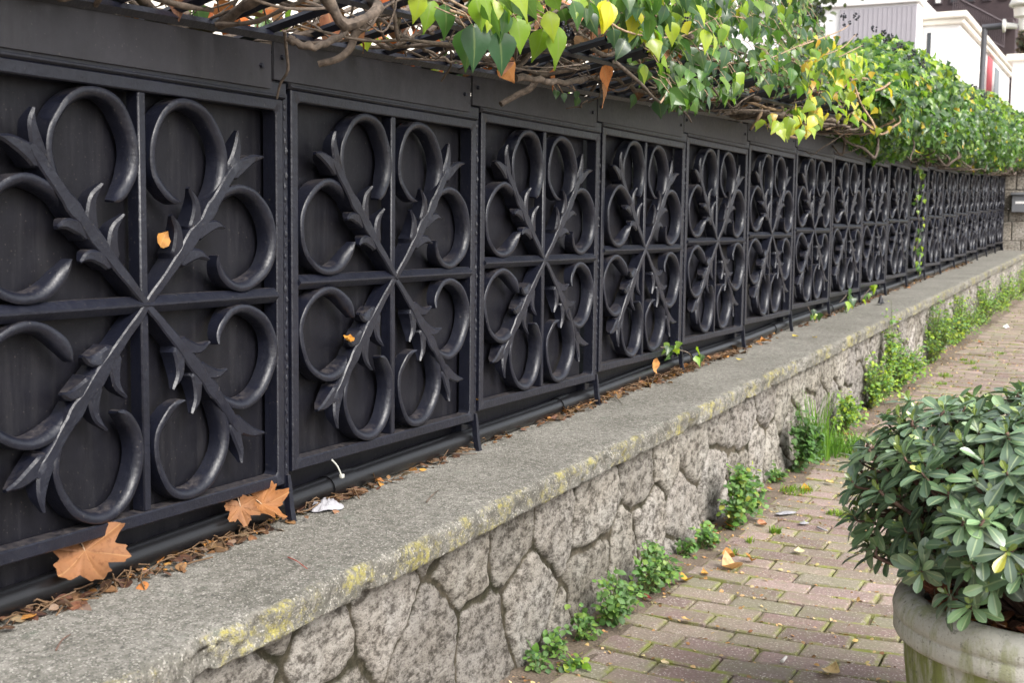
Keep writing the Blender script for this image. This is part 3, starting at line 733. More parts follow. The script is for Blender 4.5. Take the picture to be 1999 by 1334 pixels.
# --- the woody mat over the near panels, nearly leafless
def woody_ivy():
    t = thing('ivy_plant', (.1, .5, ztop(.5)), 'mat of bare brown ivy stems and dead leaves over the nearest panels', 'climbing plant')
    inv = lambda o: setattr(o, 'matrix_parent_inverse', t.matrix_basis.inverted())
    b = MB(); zl = lambda y: (zgr(0, y)+.004, zgr(0, y)+.20, -.35, .30)
    for k in range(190):
        y = rng.uniform(-1.0, 5.2); x = rng.uniform(-.3, .3)
        vine(b, (x, y, zgr(x, y)+rng.uniform(.01, .16)), (rng.normal(0, .6), rng.choice([-1, 1])*rng.uniform(.3, 1), rng.normal(0, .15)), rng.uniform(.6, 1.8), rng.choice([.0035, .005, .007, .010, .014], p=[.3, .3, .2, .13, .07]), .55, zl)
    for k in range(200):
        y = rng.uniform(-1.0, 5.0); x = rng.uniform(-.25, .3)
        vine(b, (x, y, zgr(x, y)+rng.uniform(.0, .13)), (rng.normal(0, .9), rng.normal(0, 1), rng.normal(0, .35)), rng.uniform(.2, .6), rng.uniform(.0016, .0035), .6, zl, .025)
    # twigs seen against the strip: each drooping past its edge
    for (ua, va, ub, vb, x, r) in ((556, 60, 541, 192, .04, .0035), (878, 80, 862, 158, .05, .003), (1075, 128, 978, 203, .07, .011), (720, 45, 622, 125, .06, .010), (1148, 195, 1105, 212, .03, .003), (1178, 165, 1148, 200, .03, .003), (1300, 180, 1350, 238, .2, .004), (1200, 120, 1290, 200, .25, .006)):
        A = on_x(ua, va, x+.08); B = on_x(ub, vb, x); m = (A+B)/2+np.array([.01, .012, -.008]); P = catmull([A, (A+m)/2+rng.normal(0, .004, 3), m, (m+B)/2+rng.normal(0, .004, 3), B], 4)
        b.tube(P, np.linspace(r*1.1, r*.75, len(P)), 7)
    # big knotted branches
    for pts, r in (([(560, 75), (620, 90), (700, 50), (790, 20), (860, -20)], .009), ([(690, 0), (760, 50), (830, 95), (900, 120), (960, 60)], .006), ([(900, 60), (1000, 90), (1060, 60), (1130, 120), (1110, 30), (1180, 15)], .011), ([(1120, 40), (1140, 90), (1110, 110), (1095, 80)], .010), ([(1010, 150), (1100, 160), (1190, 150), (1260, 180), (1340, 170)], .011)):
        P = catmull([on_x(u, v, .14+.05*math.sin(i*2.1)) for i, (u, v) in enumerate(pts)], 8); P = P+.0035*np.sin(np.arange(len(P))[:, None]*np.array([1.1, 1.7, 2.3])+pts[0][0])
        b.tube(P, r*.85*np.linspace(1.1, .6, len(P))*(1+.22*np.sin(np.arange(len(P))*1.9)*np.sin(np.arange(len(P))*.7)), 9)
    inv(b.build('stems', M_VINE, t, sharp=60))
    n = 620; y = rng.uniform(-.8, 4.6, n); x = rng.uniform(-.34, .2, n)
    pos = np.c_[x, y, zgr(x, y)+rng.uniform(.03, .15, n)]
    b = MB(); put_leaves(b, T_IVY, pos, rng.normal(0, 1, (n, 3)), rng.normal(0, 1, (n, 3)), rng.uniform(.04, .07, n), pick(G_BROWN+[(.50, .13, .03)], n)); inv(b.build('dead_leaves', M_DRY, t))
    pos = np.array([on_x(*q) for q in ((982, 118, .2), (985, 100, .22), (1068, 130, .12), (1175, 158, .15), (1050, 30, .3), (1160, 55, .25), (1140, 75, .2), (700, 55, .05), (1290, 90, .3), (690, 35, .1), (640, 22, 0), (180, -2, -.05), (195, 3, -.05), (540, 68, -.03), (655, 60, -.05), (760, 78, -.08), (1178, 130, .2))])
    k = len(pos); a, nn = hang_dirs(k); b = MB(); put_leaves(b, T_IVY, pos, a, nn, rng.uniform(.06, .085, k), pick([(.34, .16, .09), (.30, .15, .09), (.42, .17, .06)], k)); inv(b.build('hanging_dead_leaves', M_DRY, t))
    n = 70; y = np.r_[rng.uniform(-1, .8, 40), rng.uniform(.8, 4, 30)]; x = rng.uniform(-.45, .05, n); pos = np.c_[x, y, zgr(x, y)+rng.uniform(.03, .2, n)]
    a, nn = hang_dirs(n); b = MB(); put_leaves(b, T_IVY, pos, a, nn, rng.uniform(.05, .075, n), pick(G_LIME+G_IVY, n)); inv(b.build('leaves', M_IVY, t))
woody_ivy()

# --- the leafy sprays hanging out in the middle
def leafy_ivy():
    t = thing('ivy_plant', (.3, 2.2, ztop(2.2)), 'ivy with large glossy green leaves hanging out over the third to sixth panels', 'climbing plant')
    inv = lambda o: setattr(o, 'matrix_parent_inverse', t.matrix_basis.inverted())
    b = MB(); b2 = MB(); bb = MB()
    groups = [  # outline in the view, count, depth range, palette, size
        ([(1150, -70), (1120, 10), (1190, 60), (1230, 130), (1290, 150), (1330, 120), (1420, 150), (1500, 130), (1580, 150), (1630, 90), (1590, 20), (1600, -70)], 820, (-.1, .40), G_IVY+G_IVY+G_LIME[:1], (.042, .072)),
        ([(1230, -60), (1240, 70), (1330, 90), (1470, 60), (1560, 60), (1590, -60)], 340, (.1, .45), G_IVY+G_IVY+G_LIME+G_YEL[2:3], (.042, .072)),
        ([(1290, 120), (1290, 175), (1330, 205), (1420, 190), (1480, 160), (1540, 180), (1580, 165), (1570, 110)], 230, (.12, .40), G_IVY, (.042, .07)),
        ([(860, -70), (900, -10), (960, 20), (1120, 20), (1200, -10), (1200, -70)], 90, (.1, .5), G_LIME+G_IVY[:3], (.05, .085)),
    ]
    for poly, n, xr, pal, sz in groups:
        pos = sample_poly(poly, n, xr); a, nn = hang_dirs(n, .8, .9); tints = pick(pal, n)
        put_leaves(b, T_IVY+T_IVYN+T_IVYN, pos, a, nn, rng.uniform(*sz, n), tints)
        for p, al in zip(pos[::2], a[::2]):
            q = p+np.array([-.05, rng.normal(0, .05), .05]); b2.tube([q, (p+q)/2+np.array([0, 0, .012]), p], .0014, 4)
    # single leaves one can tell apart at the lower left of the spray
    S = [(925, 52, .42, .095, 1), (912, 60, .38, .085, 2), (958, 60, .40, .088, 2), (975, 66, .44, .09, 1), (1088, 55, .40, .10, 4), (1060, 60, .36, .08, 4), (1010, 40, .42, .075, 4), (985, 22, .45, .07, 0), (1185, 5, .45, .08, 6), (1192, 8, .46, .075, 6), (842, 0, .3, .07, 4), (870, 12, .32, .07, 2), (1072, 25, .4, .07, 5), (820, -10, .3, .06, 5), (930, -2, .45, .07, 4), (960, 0, .45, .07, 5), (1120, 5, .4, .07, 2), (1240, 20, .4, .075, 6), (1375, 60, .42, .075, 5), (1392, 65, .42, .075, 5), (1300, 12, .4, .06, 1), (1310, 45, .4, .07, 5), (1420, 95, .4, .075, 3), (1295, 185, .2, .075, 1), (1286, 195, .2, .07, 1), (1345, 165, .25, .065, 3), (1240, 185, .12, .05, 0), (1130, 190, .06, .035, 0), (1100, 182, .06, .03, 3), (1125, 178, .06, .03, 1), (1086, 176, .07, .03, 0)]
    cols = [(.05, .12, .03), (.04, .10, .045), (.055, .13, .03), (.06, .12, .06), (.17, .28, .03), (.30, .38, .035), (.5, .46, .03)]
    k = len(S); pos = np.array([on_x(u, v, x) for u, v, x, s, c in S]); a = np.c_[rng.normal(.1, .1, k), rng.normal(0, .22, k), -np.ones(k)]
    nn = np.c_[rng.normal(.8, .15, k), rng.normal(-.6, .25, k), rng.normal(.1, .15, k)]
    put_leaves(b, T_IVY[:2], pos, a, nn, np.array([s for *_, s, c in S]), np.clip(np.array([cols[c] for *_, c in S])*rng.uniform(.85, 1.15, (k, 1)), 0, 1))
    for p in pos: b2.tube([p+np.array([-.06, rng.normal(0, .03), .05]), p+np.array([-.02, 0, .03]), p], .0016, 5)
    for pts in ([(880, 20), (960, 45), (1030, 25), (1100, 60)], [(840, -20), (930, 25), (1000, 55), (1090, 60)], [(1150, 0), (1220, 60), (1330, 70), (1420, 30), (1520, 60)], [(1240, -30), (1290, 40), (1380, 110), (1480, 120), (1600, 70)], [(1290, 200), (1330, 150), (1420, 130)], [(1560, 90), (1640, 60), (1661, 45)], [(1570, 120), (1640, 95), (1672, 66)], [(1600, 130), (1660, 100), (1684, 88)]):
        P = catmull([on_x(u, v, .33+.08*math.sin(i+u)) for i, (u, v) in enumerate(pts)], 6); b2.tube(P, np.linspace(.0035, .0018, len(P)), 6)
    inv(b.build('leaves', M_IVY, t)); inv(b2.build('stems', M_TWIG, t))
    for (u, v, x) in ((1100, 48, .33), (1112, 55, .33), (1105, 62, .34), (1660, 44, .3), (1650, 48, .3), (1671, 67, .3), (1684, 88, .3), (1470, 35, .35), (1455, 42, .35), (1400, 20, .35), (1340, 40, .35)): berries(t, on_x(u, v, x), 7, .0045, .012)
leafy_ivy()

def yellow_ivy():
    t = thing('ivy_plant', (.2, 4.6, ztop(4.6)), 'yellowing ivy with pale curling stems where the leafy spray meets the dense hedge', 'climbing plant')
    inv = lambda o: setattr(o, 'matrix_parent_inverse', t.matrix_basis.inverted())
    b = MB(); b2 = MB()
    for poly, n, pal in (([(1520, 215), (1560, 190), (1580, 95), (1640, 95), (1690, 110), (1745, 165), (1750, 215), (1760, 260), (1620, 235), (1540, 262), (1480, 235)], 250, G_YEL+G_LIME+G_LIME), ([(1580, 60), (1570, 130), (1640, 140), (1640, 70)], 50, G_YEL+G_IVY), ([(1600, 120), (1640, 100), (1720, 130), (1690, 200), (1600, 200)], 90, G_IVY+G_LIME)):
        pos = sample_poly(poly, n, (.10, .46)); a, nn = hang_dirs(n, .8, .8); put_leaves(b, T_IVY+T_IVYN+T_IVYN, pos, a, nn, rng.uniform(.042, .07, n), pick(pal, n))
    for pts, r in (([(1488, 205), (1484, 225), (1466, 252)], .008), ([(1525, 195), (1532, 225), (1538, 253)], .007), ([(1555, 205), (1562, 232), (1578, 255)], .008), ([(1580, 215), (1610, 230), (1630, 225), (1632, 245), (1613, 252)], .008), ([(1500, 245), (1530, 262), (1560, 270)], .008), ([(1440, 190), (1520, 215), (1600, 215), (1660, 225)], .007), ([(1560, 190), (1640, 170), (1700, 160)], .006)):
        P = catmull([on_x(u, v, .16+.03*math.sin(i*2)) for i, (u, v) in enumerate(pts)], 6); b2.tube(P, np.linspace(r*1.1, r*.8, len(P)), 7)
    zl = lambda y: (zgr(0, y)-.01, zgr(0, y)+.26, -.2, .42)
    for k in range(18):
        y = rng.uniform(3.4, 5.8); x = rng.uniform(-.1, .4); vine(b2, (x, y, zgr(x, y)+rng.uniform(.0, .2)), (rng.normal(0, .6), rng.choice([-1, 1]), rng.normal(0, .2)), rng.uniform(.4, 1.0), rng.choice([.003, .005, .008]), .7, zl)
    inv(b.build('leaves', M_IVY, t)); inv(b2.build('stems', M_TWIG, t))
yellow_ivy()

# --- the dense hedge over the far half
def hedge_ivy():
    t = thing('ivy_hedge', (0, 9, ztop(9)), 'dense rounded hedge of green ivy with black berries smothering the far half of the fence', 'hedge')
    inv = lambda o: setattr(o, 'matrix_parent_inverse', t.matrix_basis.inverted())
    b = MB(); b2 = MB(); bb = MB(); n = 24000
    y = 4.75+11.6*rng.random(n)**1.45; a = rng.uniform(-.55, 1.12, n)*math.pi         # angle round the cross-section
    rise = np.clip((y-4.3)/2.4, 0, 1)**.8
    lump = .66+.68*fbm(y*1.9, a*1.3, 3, 3)
    rx = (.46+.05*np.sin(y*1.9))*lump; rz = (.44+.03*np.sin(y*1.1+1))*(.55+.45*lump)*rise+.04
    rr = 1-np.abs(rng.normal(0, .13, n))
    x = -.02+rx*np.cos(a)*rr; z = ztop(y)+.16+.09*rise+rz*np.sin(a)*rr*np.where(np.sin(a) > 0, 1, .68)
    pos = np.c_[x, y, z]; out = np.c_[np.cos(a), rng.normal(-.25, .3, n), np.sin(a)]
    along = np.c_[rng.normal(.25, .5, n), rng.normal(-.2, .6, n), rng.normal(-.75, .45, n)]; nn = out+rng.normal(0, .45, (n, 3))+np.array([.1, -.2, .35])
    tints = pick(G_IVY+G_IVY+[(.09, .19, .03), (.14, .25, .035), (.07, .15, .05)], n); yl = rng.random(n) < .035; tints[yl] = pick(G_YEL, yl.sum())
    new = (rng.random(n) < .30) & (np.sin(a) > .35); tints[new] = pick(G_LIME, new.sum())  # more lime leaves on the upper side of the hedge
    put_leaves(b, T_IVY[:2]+T_IVYN, pos, along, nn, rng.uniform(.038, .07, n), tints)
    zl = lambda q: (ztop(q)-.12, ztop(q)+.28, -.3, .3)
    for k in range(150):
        q = rng.uniform(4.8, 16); vine(b2, (rng.uniform(-.25, .25), q, ztop(q)+rng.uniform(-.05, .25)), (rng.normal(0, .7), rng.choice([-1, 1]), rng.normal(0, .4)), rng.uniform(.6, 1.6), rng.choice([.004, .007, .012]), .7, zl)
    for k in range(60):
        q = 4.9+11*rng.random()**1.4; aa = rng.uniform(.1, .95)*math.pi; berries(t, np.array([-.02+.45*math.cos(aa), q, ztop(q)+.25+.46*math.sin(aa)]), 12, .006, .022)
    for (u, v) in ((1700, 92), (1712, 84), (1720, 90), (1757, 85), (1752, 92), (1787, 118)): berries(t, on_x(u, v, 0), 10, .006, .02)
    inv(b.build('leaves', M_IVY, t)); inv(b2.build('stems', M_VINE, t))
hedge_ivy()

# --- small ivy creeping on the fence itself
def creeper(label, pts, x, n, sz=.045):
    P = catmull([on_x(u, v, x) for u, v in pts], 6); t = thing('ivy_shoot', P[0], label, 'climbing plant', 'ivy shoots growing at the foot of the fence')
    inv = lambda o: setattr(o, 'matrix_parent_inverse', t.matrix_basis.inverted())
    b = MB(); b.tube(P, .003, 5); inv(b.build('stem', M_VINE, t))
    i = rng.integers(0, len(P), n); pos = P[i]+rng.normal(0, .018, (n, 3))+np.array([.015, 0, 0]); a, nn = hang_dirs(n); b = MB()
    put_leaves(b, T_IVYN, pos, a, nn, rng.uniform(sz*.7, sz*1.2, n), pick(G_IVY+G_LIME, n)); inv(b.build('leaves', M_IVY, t))
creeper('thin ivy stem climbing the front of the tenth panel from the coping into the hedge', [(1793, 540), (1788, 500), (1795, 450), (1790, 400), (1796, 350), (1790, 320)], .03, 46, .045)
creeper('pale ivy shoot lying along the bottom rail at the right end of the fourth panel', [(1290, 678), (1318, 682), (1345, 690), (1352, 706)], .02, 12)
creeper('little ivy shoot drooping over the coping under the seventh panel', [(1578, 600), (1584, 612), (1592, 626)], .04, 6, .05)
creeper('ivy sprig with upright leaves at the foot of the eighth panel', [(1640, 590), (1650, 580), (1656, 570)], .03, 7, .06)
creeper('two-leaved ivy sprig at the foot of the ninth panel', [(1680, 585), (1695, 568), (1702, 560)], .03, 7, .06)

# ------------------------------------------------------------------ planter and its shrub
PC = np.array([1.603, .478])
def m_planter(nm, green, k):
    m, t, p, o = mat(nm)
    big = noise(t, 5, 5, .65); fine = noise(t, 180, 4, .7); st = noise(t, 16, 5, .65, stretch=(1, 1, .22))
    c = mix(t, ramp(t, big, [(.35, 0), (.65, 1)]), (.38, .36, .30), (.57, .55, .48))
    c = mix(t, ramp(t, st, [(.5-k, 0), (.62-k, green)]), c, mix(t, big, (.15, .17, .05), (.26, .28, .08)))
    c = mix(t, ramp(t, noise(t, 60, 3, .6), [(.62, 0), (.70, .6)]), c, (.09, .085, .07))
    c = mix(t, ramp(t, fine, [(.3, .5), (.45, 0)]), c, (.12, .11, .09))
    setc(t, p, c); p.inputs['Roughness'].default_value = .88; p.inputs['Specular IOR Level'].default_value = .25
    bump(t, p, math_(t, 'ADD', fine, math_(t, 'MULTIPLY', noise(t, 35, 4), .8)), .6, .004); return m
M_POT = m_planter('mossy_concrete', .95, .09); M_RIM = m_planter('pale_concrete_rim', .6, -.02)
zp = zg(PC[1])-.012
pot = thing('planter', (PC[0], PC[1], zp), 'round pale concrete planter with green algae stains and a thick rolled rim', 'planter')
b = MB(); th = np.linspace(0, 2*math.pi, 193)[:-1]; prof = [(.245, 0), (.252, .01), (.268, .10), (.284, .20), (.294, .28), (.298, .345)]
rib = np.abs(np.mod(th*20/(2*math.pi), 1)-.5)*2; gro = -.007*np.exp(-(rib/.10)**2)+.0035*np.cos((rib)*math.pi*.5)
V = [((r+gro[j])*math.cos(a), (r+gro[j])*math.sin(a), z) for r, z in prof for j, a in enumerate(th)]
n = len(th); b.add(V, [(i*n+j, i*n+(j+1) % n, (i+1)*n+(j+1) % n, (i+1)*n+j) for i in range(len(prof)-1) for j in range(n)]+[tuple(range(n))[::-1]])
b.build('body', M_POT, pot)
b = MB(); b.lathe([(.29, .338), (.306, .334), (.318, .337), (.322, .345), (.322, .372), (.3195, .376), (.3235, .380), (.325, .392), (.320, .410), (.308, .424), (.292, .4305), (.276, .427), (.266, .415), (.262, .395), (.262, .36)], 96); b.build('rim', M_RIM, pot)
X, Y = [], []
b = MB(); rad = np.linspace(0, .264, 9); V = [(0, 0, .39)]; k = 40
for r in rad[1:]:
    for j in range(k): V.append((r*math.cos(2*math.pi*j/k), r*math.sin(2*math.pi*j/k), .388+.02*(fbm(np.array(r*20+9), np.array(j*.5), 2)-.5)))
F = [(0, 1+j, 1+(j+1) % k) for j in range(k)]+[(1+i*k+j, 1+(i+1)*k+j, 1+(i+1)*k+(j+1) % k, 1+i*k+(j+1) % k) for i in range(7) for j in range(k)]
b.add(V, F); b.build('soil', M_GARDEN, pot)

def shrub():
    t = thing('shrub', (PC[0], PC[1], zp+.39), 'bushy evergreen shrub with whorls of blunt dark glossy leaves growing in the concrete planter', 'shrub')
    bl = MB(); bs = MB(); C = np.array([0, 0, .26]); tips = []
    tries = 0
    while len(tips) < 520 and tries < 60000:
        tries += 1
        d = norm(rng.normal(0, 1, 3)); 
        if d[2] < -.60: continue
        r = rng.uniform(.82, 1.06) if rng.random() < .82 else rng.uniform(.55, .84)
        if rng.random() < .03: r = 1.10
        lump = .84+.34*float(fbm(np.array(d[0]*2.2+5), np.array(d[1]*2.2+d[2]*1.7+5), 4, 2))
        p = C+d*np.array([.40, .40, .245 if d[2] > 0 else .27])*r*lump*1.0
        if p[2] > .43: p[2] = .43+(p[2]-.43)*.5
        if p[2] < .02 and np.hypot(p[0], p[1]) < .30: continue
        if all(np.sum((p-q[0])**2) > .036**2 for q in tips): tips.append((p, d))
    roots = [np.array([.08*math.cos(a), .08*math.sin(a), -.01]) for a in np.arange(7)*.9]
    for i, (p, d) in enumerate(tips):
        axis = norm(d*.75+np.array([0, 0, .75])+rng.normal(0, .22, 3))
        if i % 2 == 0:
            r0 = roots[i % 7]; mid = r0*.4+p*.45+np.array([0, 0, -.01])+rng.normal(0, .02, 3); mid[2] = max(mid[2], .05)
            P = catmull([r0, mid, p-axis*.035, p], 5); bs.tube(P, np.linspace(.0068, .0026, len(P)), 6)
        else:
            q = p-d*.12-np.array([0, 0, .03]); P = catmull([q, (q+p)/2+rng.normal(0, .008, 3), p-axis*.02, p], 4); bs.tube(P, np.linspace(.0034, .0022, len(P)), 5)
        m = rng.integers(9, 14); ph = rng.random()*6
        e1 = norm(np.cross(axis, [.3, .5, .2])); e2 = np.cross(axis, e1)
        pos = []; al = []; nn = []; sz = []; tt = []
        base = np.array(G_SHRUB[rng.integers(4)])*rng.uniform(.8, 1.25)
        for j in range(m):
            a = ph+j*2.399; out = math.cos(a)*e1+math.sin(a)*e2; inner = j/m
            elev = .10+.55*inner+rng.normal(0, .18); L = (.066-.026*inner)*rng.uniform(.75, 1.15)
            if j >= m-3: elev = 1.2; L = rng.uniform(.016, .028)
            dd = out*math.cos(elev)+axis*math.sin(elev)
            pos.append(p+axis*(-.016+.018*inner)); al.append(dd); nn.append(axis*math.cos(elev)-out*math.sin(elev)+rng.normal(0, .12, 3)); sz.append(L)
            c = base*rng.uniform(.85, 1.2)
            if j >= m-3: c = np.array([.20, .27, .045])
            elif j >= m-5: c = base*1.5+np.array([.02, .035, .003])
            if rng.random() < .003: c = np.array([.42, .40, .05])
            tt.append(np.clip(c, 0, 1))
        put_leaves(bl, T_OBO, np.array(pos), np.array(al), np.array(nn), np.array(sz), np.array(tt))
    for k in range(26):                     # bare inner wood
        r0 = roots[k % 7]; a = rng.random()*6.28; rr_ = rng.uniform(.12, .3); e = np.array([rr_*math.cos(a), rr_*math.sin(a), rng.uniform(.12, .34)])
        P = catmull([r0, r0*.5+e*.4+np.array([0, 0, rng.uniform(-.03, .03)]), e], 6); bs.tube(P, np.linspace(.0085, .004, len(P)), 6)
    bl.build('leaves', M_SHRUB, t); bs.build('branches', M_STEM, t)
shrub()

# ------------------------------------------------------------------ weeds along the foot of the wall
def weed(u, v, hw, dep, h, n, label, pal=G_WEED, lsz=(.016, .030), up=.4, x=None):
    c = on_ground(u, v)
    if x is not None: c[0] = x
    c[0] = max(c[0], X_BASE+.035); c[2] = zg(c[1])+.004
    far = min(1, max(0, (c[1]-2.5)/3)); pal = list(pal)+(G_LIME*2 if far > .5 else []); h *= 1.05+.15*far; n = int(n*(1.9+.9*far))  # far clumps get lime tints: sunlight put into the leaf colour
    hw *= .85
    t = thing('weed_clump', c, label, 'weed', 'green weeds along the foot of the wall')
    b = MB(); bs = MB(); k = max(3, n//9); tops = []
    for i in range(k):
        a = rng.uniform(-1, 1); q = rng.uniform(-.25, 1)
        tp = np.array([dep*q*math.sqrt(1-a*a*.7), hw*a, h*(1-.6*a*a)*(1-.45*q*q)*rng.uniform(.5, 1.05)]); ro = np.array([rng.uniform(-.01, .02), tp[1]*.45, -.005])
        P = catmull([ro, (ro+tp)/2+np.array([.008, 0, h*.14]), tp], 4); bs.tube(P, np.linspace(.0018, .0009, len(P)), 4); tops.append(P)
    pos = []; 
    for i in range(n):
        P = tops[rng.integers(k)]; j = int(len(P)*(1-abs(rng.normal(0, .42)))) ; j = min(max(j, 1), len(P)-1); pos.append(P[j]+rng.normal(0, .012, 3)*np.array([1, 1, .8]))
    pos = np.array(pos); pos[:, 0] = np.maximum(pos[:, 0], -.02); pos[:, 2] = np.maximum(pos[:, 2], .003)
    al = np.c_[rng.normal(.5, .6, n), rng.normal(-.15, .75, n), rng.normal(-.1, .4, n)]; nn = np.c_[rng.normal(.45, .35, n), rng.normal(-.3, .35, n), rng.normal(.9, .3, n)]
    put_leaves(b, T_RND, pos, al, nn, rng.uniform(*lsz, n)*.86*rng.uniform(.7, 1.15, n), pick(pal, n)); b.build('leaves', M_WEED, t); bs.build('stems', M_GSTEM, t)
def grass(u, v, rad, h, n, label, up=1.0, pal=((.12, .25, .03), (.17, .30, .04), (.09, .20, .03)), w=.0028, name='grass_tuft', grp=None, cat='grass'):
    c = on_ground(u, v); c[0] = max(c[0], X_BASE+.05); c[2] = zg(c[1])+.002
    b = MB()
    for i in range(n):
        a = rng.random()*6.28; r = rad*math.sqrt(rng.random()); o = np.array([r*math.cos(a), r*math.sin(a), -.004]); hh = h*rng.uniform(.45, 1); ben = norm(np.array([rng.normal(.2, 1), rng.normal(0, 1), 0]))*hh*rng.uniform(.15, .9)/up
        P = [o, o+ben*.2+[0, 0, hh*.45], o+ben*.6+[0, 0, hh*.85], o+ben*1.1+[0, 0, hh*.9]]; s = norm(np.cross(ben, [0, 0, 1]))*w
        V = []
        for q, ww in zip(P, (1, .9, .6, .08)): V += [q-s*ww, q+s*ww]
        t = np.array(pal[rng.integers(len(pal))])*rng.uniform(.7, 1.25)
        b.add(V, [(0, 1, 3, 2), (2, 3, 5, 4), (4, 5, 7, 6)], np.clip(t, 0, 1), .5)
    o = b.build(name, M_WEED, loc=c); tag(o, label, cat, grp)
weed(1040, 1306, .035, .05, .05, 26, 'tiny weed sprig at the bottom edge of the photo, nearest the viewer')
weed(1075, 1278, .04, .05, .09, 40, 'slim round-leaved weed beside the nearest stone of the wall foot')
weed(1128, 1250, .05, .06, .10, 60, 'light green round-leaved weed, third clump from the viewer along the wall')
weed(1105, 1305, .06, .04, .03, 40, 'flat yellowish weed patch on the dirt at the bottom of the photo', G_WEED+G_LIME)
weed(1190, 1215, .10, .09, .15, 190, 'wide two-lobed weed clump growing where the first brick row meets the wall')
weed(1262, 1158, .11, .10, .17, 230, 'full round-leaved weed clump beside the curled leaf on the bricks')
weed(1332, 1085, .04, .05, .07, 40, 'small sprout between two weed clumps in front of the pale stones')
weed(1365, 1070, .06, .06, .09, 80, 'low weed tangled with orange leaves in front of the wall')
weed(1432, 1028, .15, .13, .25, 330, 'broad weed clump with a few yellow leaves, in line with the middle of the wall', G_WEED+[(.30, .33, .06)], (.02, .036))
weed(1500, 940, .05, .05, .07, 45, 'little weed left of the tall grass tuft, close to the wall')
weed(1556, 918, .11, .12, .25, 230, 'dark leafy weed clump pressed against the tall grass tuft', [(.06, .13, .035), (.08, .17, .04), (.05, .11, .03)], (.022, .04))
grass(1590, 900, .07, .40, 90, 'tall bright grass tuft leaning against the low stone wall', 1.6)
grass(1625, 885, .15, .13, 420, 'low spreading lawn of grass at the foot of the tall tuft', .8)
weed(1640, 848, .16, .12, .20, 240, 'weed clump just behind the grass, left of the shrub')
weed(1690, 795, .22, .16, .26, 330, 'bushy weed clump behind the grass with bright upper leaves')
weed(1690, 775, .10, .05, .50, 130, 'tall weed climbing up the face of the wall', G_WEED, (.02, .035), x=.33)
weed(1735, 758, .28, .2, .28, 380, 'lush bright green weed clump at the corner of the shrub')
weed(1790, 705, .34, .22, .40, 460, 'tallest lush weed mass along the far wall foot')
weed(1838, 668, .40, .24, .36, 420, 'second lush weed mass along the far wall foot')
weed(1885, 632, .45, .26, .36, 380, 'yellow-green weed mass farther up the wall', G_WEED+G_LIME[2:])
weed(1930, 602, .55, .26, .36, 360, 'weed mass near the far end of the wall')
weed(1978, 572, .8, .28, .34, 330, 'last weeds by the far end of the low wall, at the right edge')
MG = ((.12, .23, .03), (.18, .28, .03), (.24, .32, .04))
for (u, v, r, h, n, lab) in ((1630, 1008, .035, .035, 90, 'small grass tuft between bricks beside the lower left of the shrub'), (1650, 1012, .03, .03, 70, 'yellow-green tuft at the very edge of the shrub leaves'), (1514, 1042, .022, .035, 60, 'grass sprig in a joint right of the broad weed clump'), (1463, 1062, .015, .035, 30, 'two-bladed sprout beside an orange leaf on the bricks'), (1555, 962, .07, .04, 160, 'flat grass patch with an orange leaf on it, below the tall grass tuft'), (1432, 1083, .018, .03, 30, 'pair of seedlings on bricks left of the curled tan leaf'), (1847, 736, .05, .04, 80, 'moss tuft on far paving just above the shrub'), (1895, 712, .04, .04, 60, 'moss tuft on far paving, middle of a loose row'), (1905, 722, .03, .03, 50, 'little moss dot under the middle moss tuft on far paving'), (1880, 705, .03, .03, 50, 'moss speck left of the middle moss tuft on far paving'), (1952, 692, .05, .03, 60, 'moss patch farthest right on the far paving'), (1840, 752, .035, .03, 50, 'moss clump touching the top edge of the shrub')):
    grass(u, v, r, h, n, lab, .9, MG, .002, 'moss_tuft', 'green tufts in the paving joints', 'tuft')

# ------------------------------------------------------------------ fallen leaves
def plane_leaf(scale, curl, seed, col=(.52, .28, .12)):
    """lobed plane-tree leaf as a curled thin sheet; stalk at -y"""
    b = MB(); rs = np.random.default_rng(seed); n = 140; th = np.linspace(-math.pi/2+.12, 1.5*math.pi-.12, n)
    lob = np.zeros(n)
    for a, h, w in ((90, 1.0, 17), (36, .92, 15), (144, .92, 15), (-14, .66, 15), (194, .66, 15)):
        d = np.degrees(np.abs(th-R(a))); lob = np.maximum(lob, h*np.maximum(0, 1-(d/(w*1.9)))**1.05)
    tooth = .11*np.maximum(0, np.sin(th*13+seed))**3
    rad = .56+.46*lob+tooth*(lob > .1); rad *= np.clip((np.abs(th+math.pi/2)+.3), .4, 1)
    V = [(0, 0, 0)]; M_ = [0.0]
    rings = (.25, .5, .75, .9, 1)
    vein = np.min([np.abs(np.degrees(th-R(a))) for a in (90, 36, 144, -14, 194)], axis=0)
    for f in rings:
        for t_, r, ve in zip(th, rad, vein):
            x, y = r*f*math.cos(t_), r*f*math.sin(t_)
            z = curl*(x*x*.55+y*y*.25)+.07*math.sin(x*5+seed)*f+.05*math.cos(y*6+seed*2)*f+.10*f*f*math.sin(t_*3+seed)*curl-.03*math.exp(-(ve/5)**2)
            V.append((x, y, z)); M_.append(min(1, ve/22))
    F = [(0, 1+j, 2+j) for j in range(n-1)]+[(1+i*n+j, 1+(i+1)*n+j, 1+(i+1)*n+j+1, 1+i*n+j+1) for i in range(len(rings)-1) for j in range(n-1)]
    b.add(np.array(V)*scale, F, col, np.array(M_)); me = b.mesh('fallen_leaf'); me.materials.append(M_DRY)
    s = MB(); s.tube(catmull([(0, 0, 0), (0, -.35*scale, .02*scale), (.06*scale, -.75*scale, .06*scale)], 4), np.linspace(.0011, .0016, 9), 5); ms = s.mesh('stalk'); ms.materials.append(M_TWIG)
    return me, ms
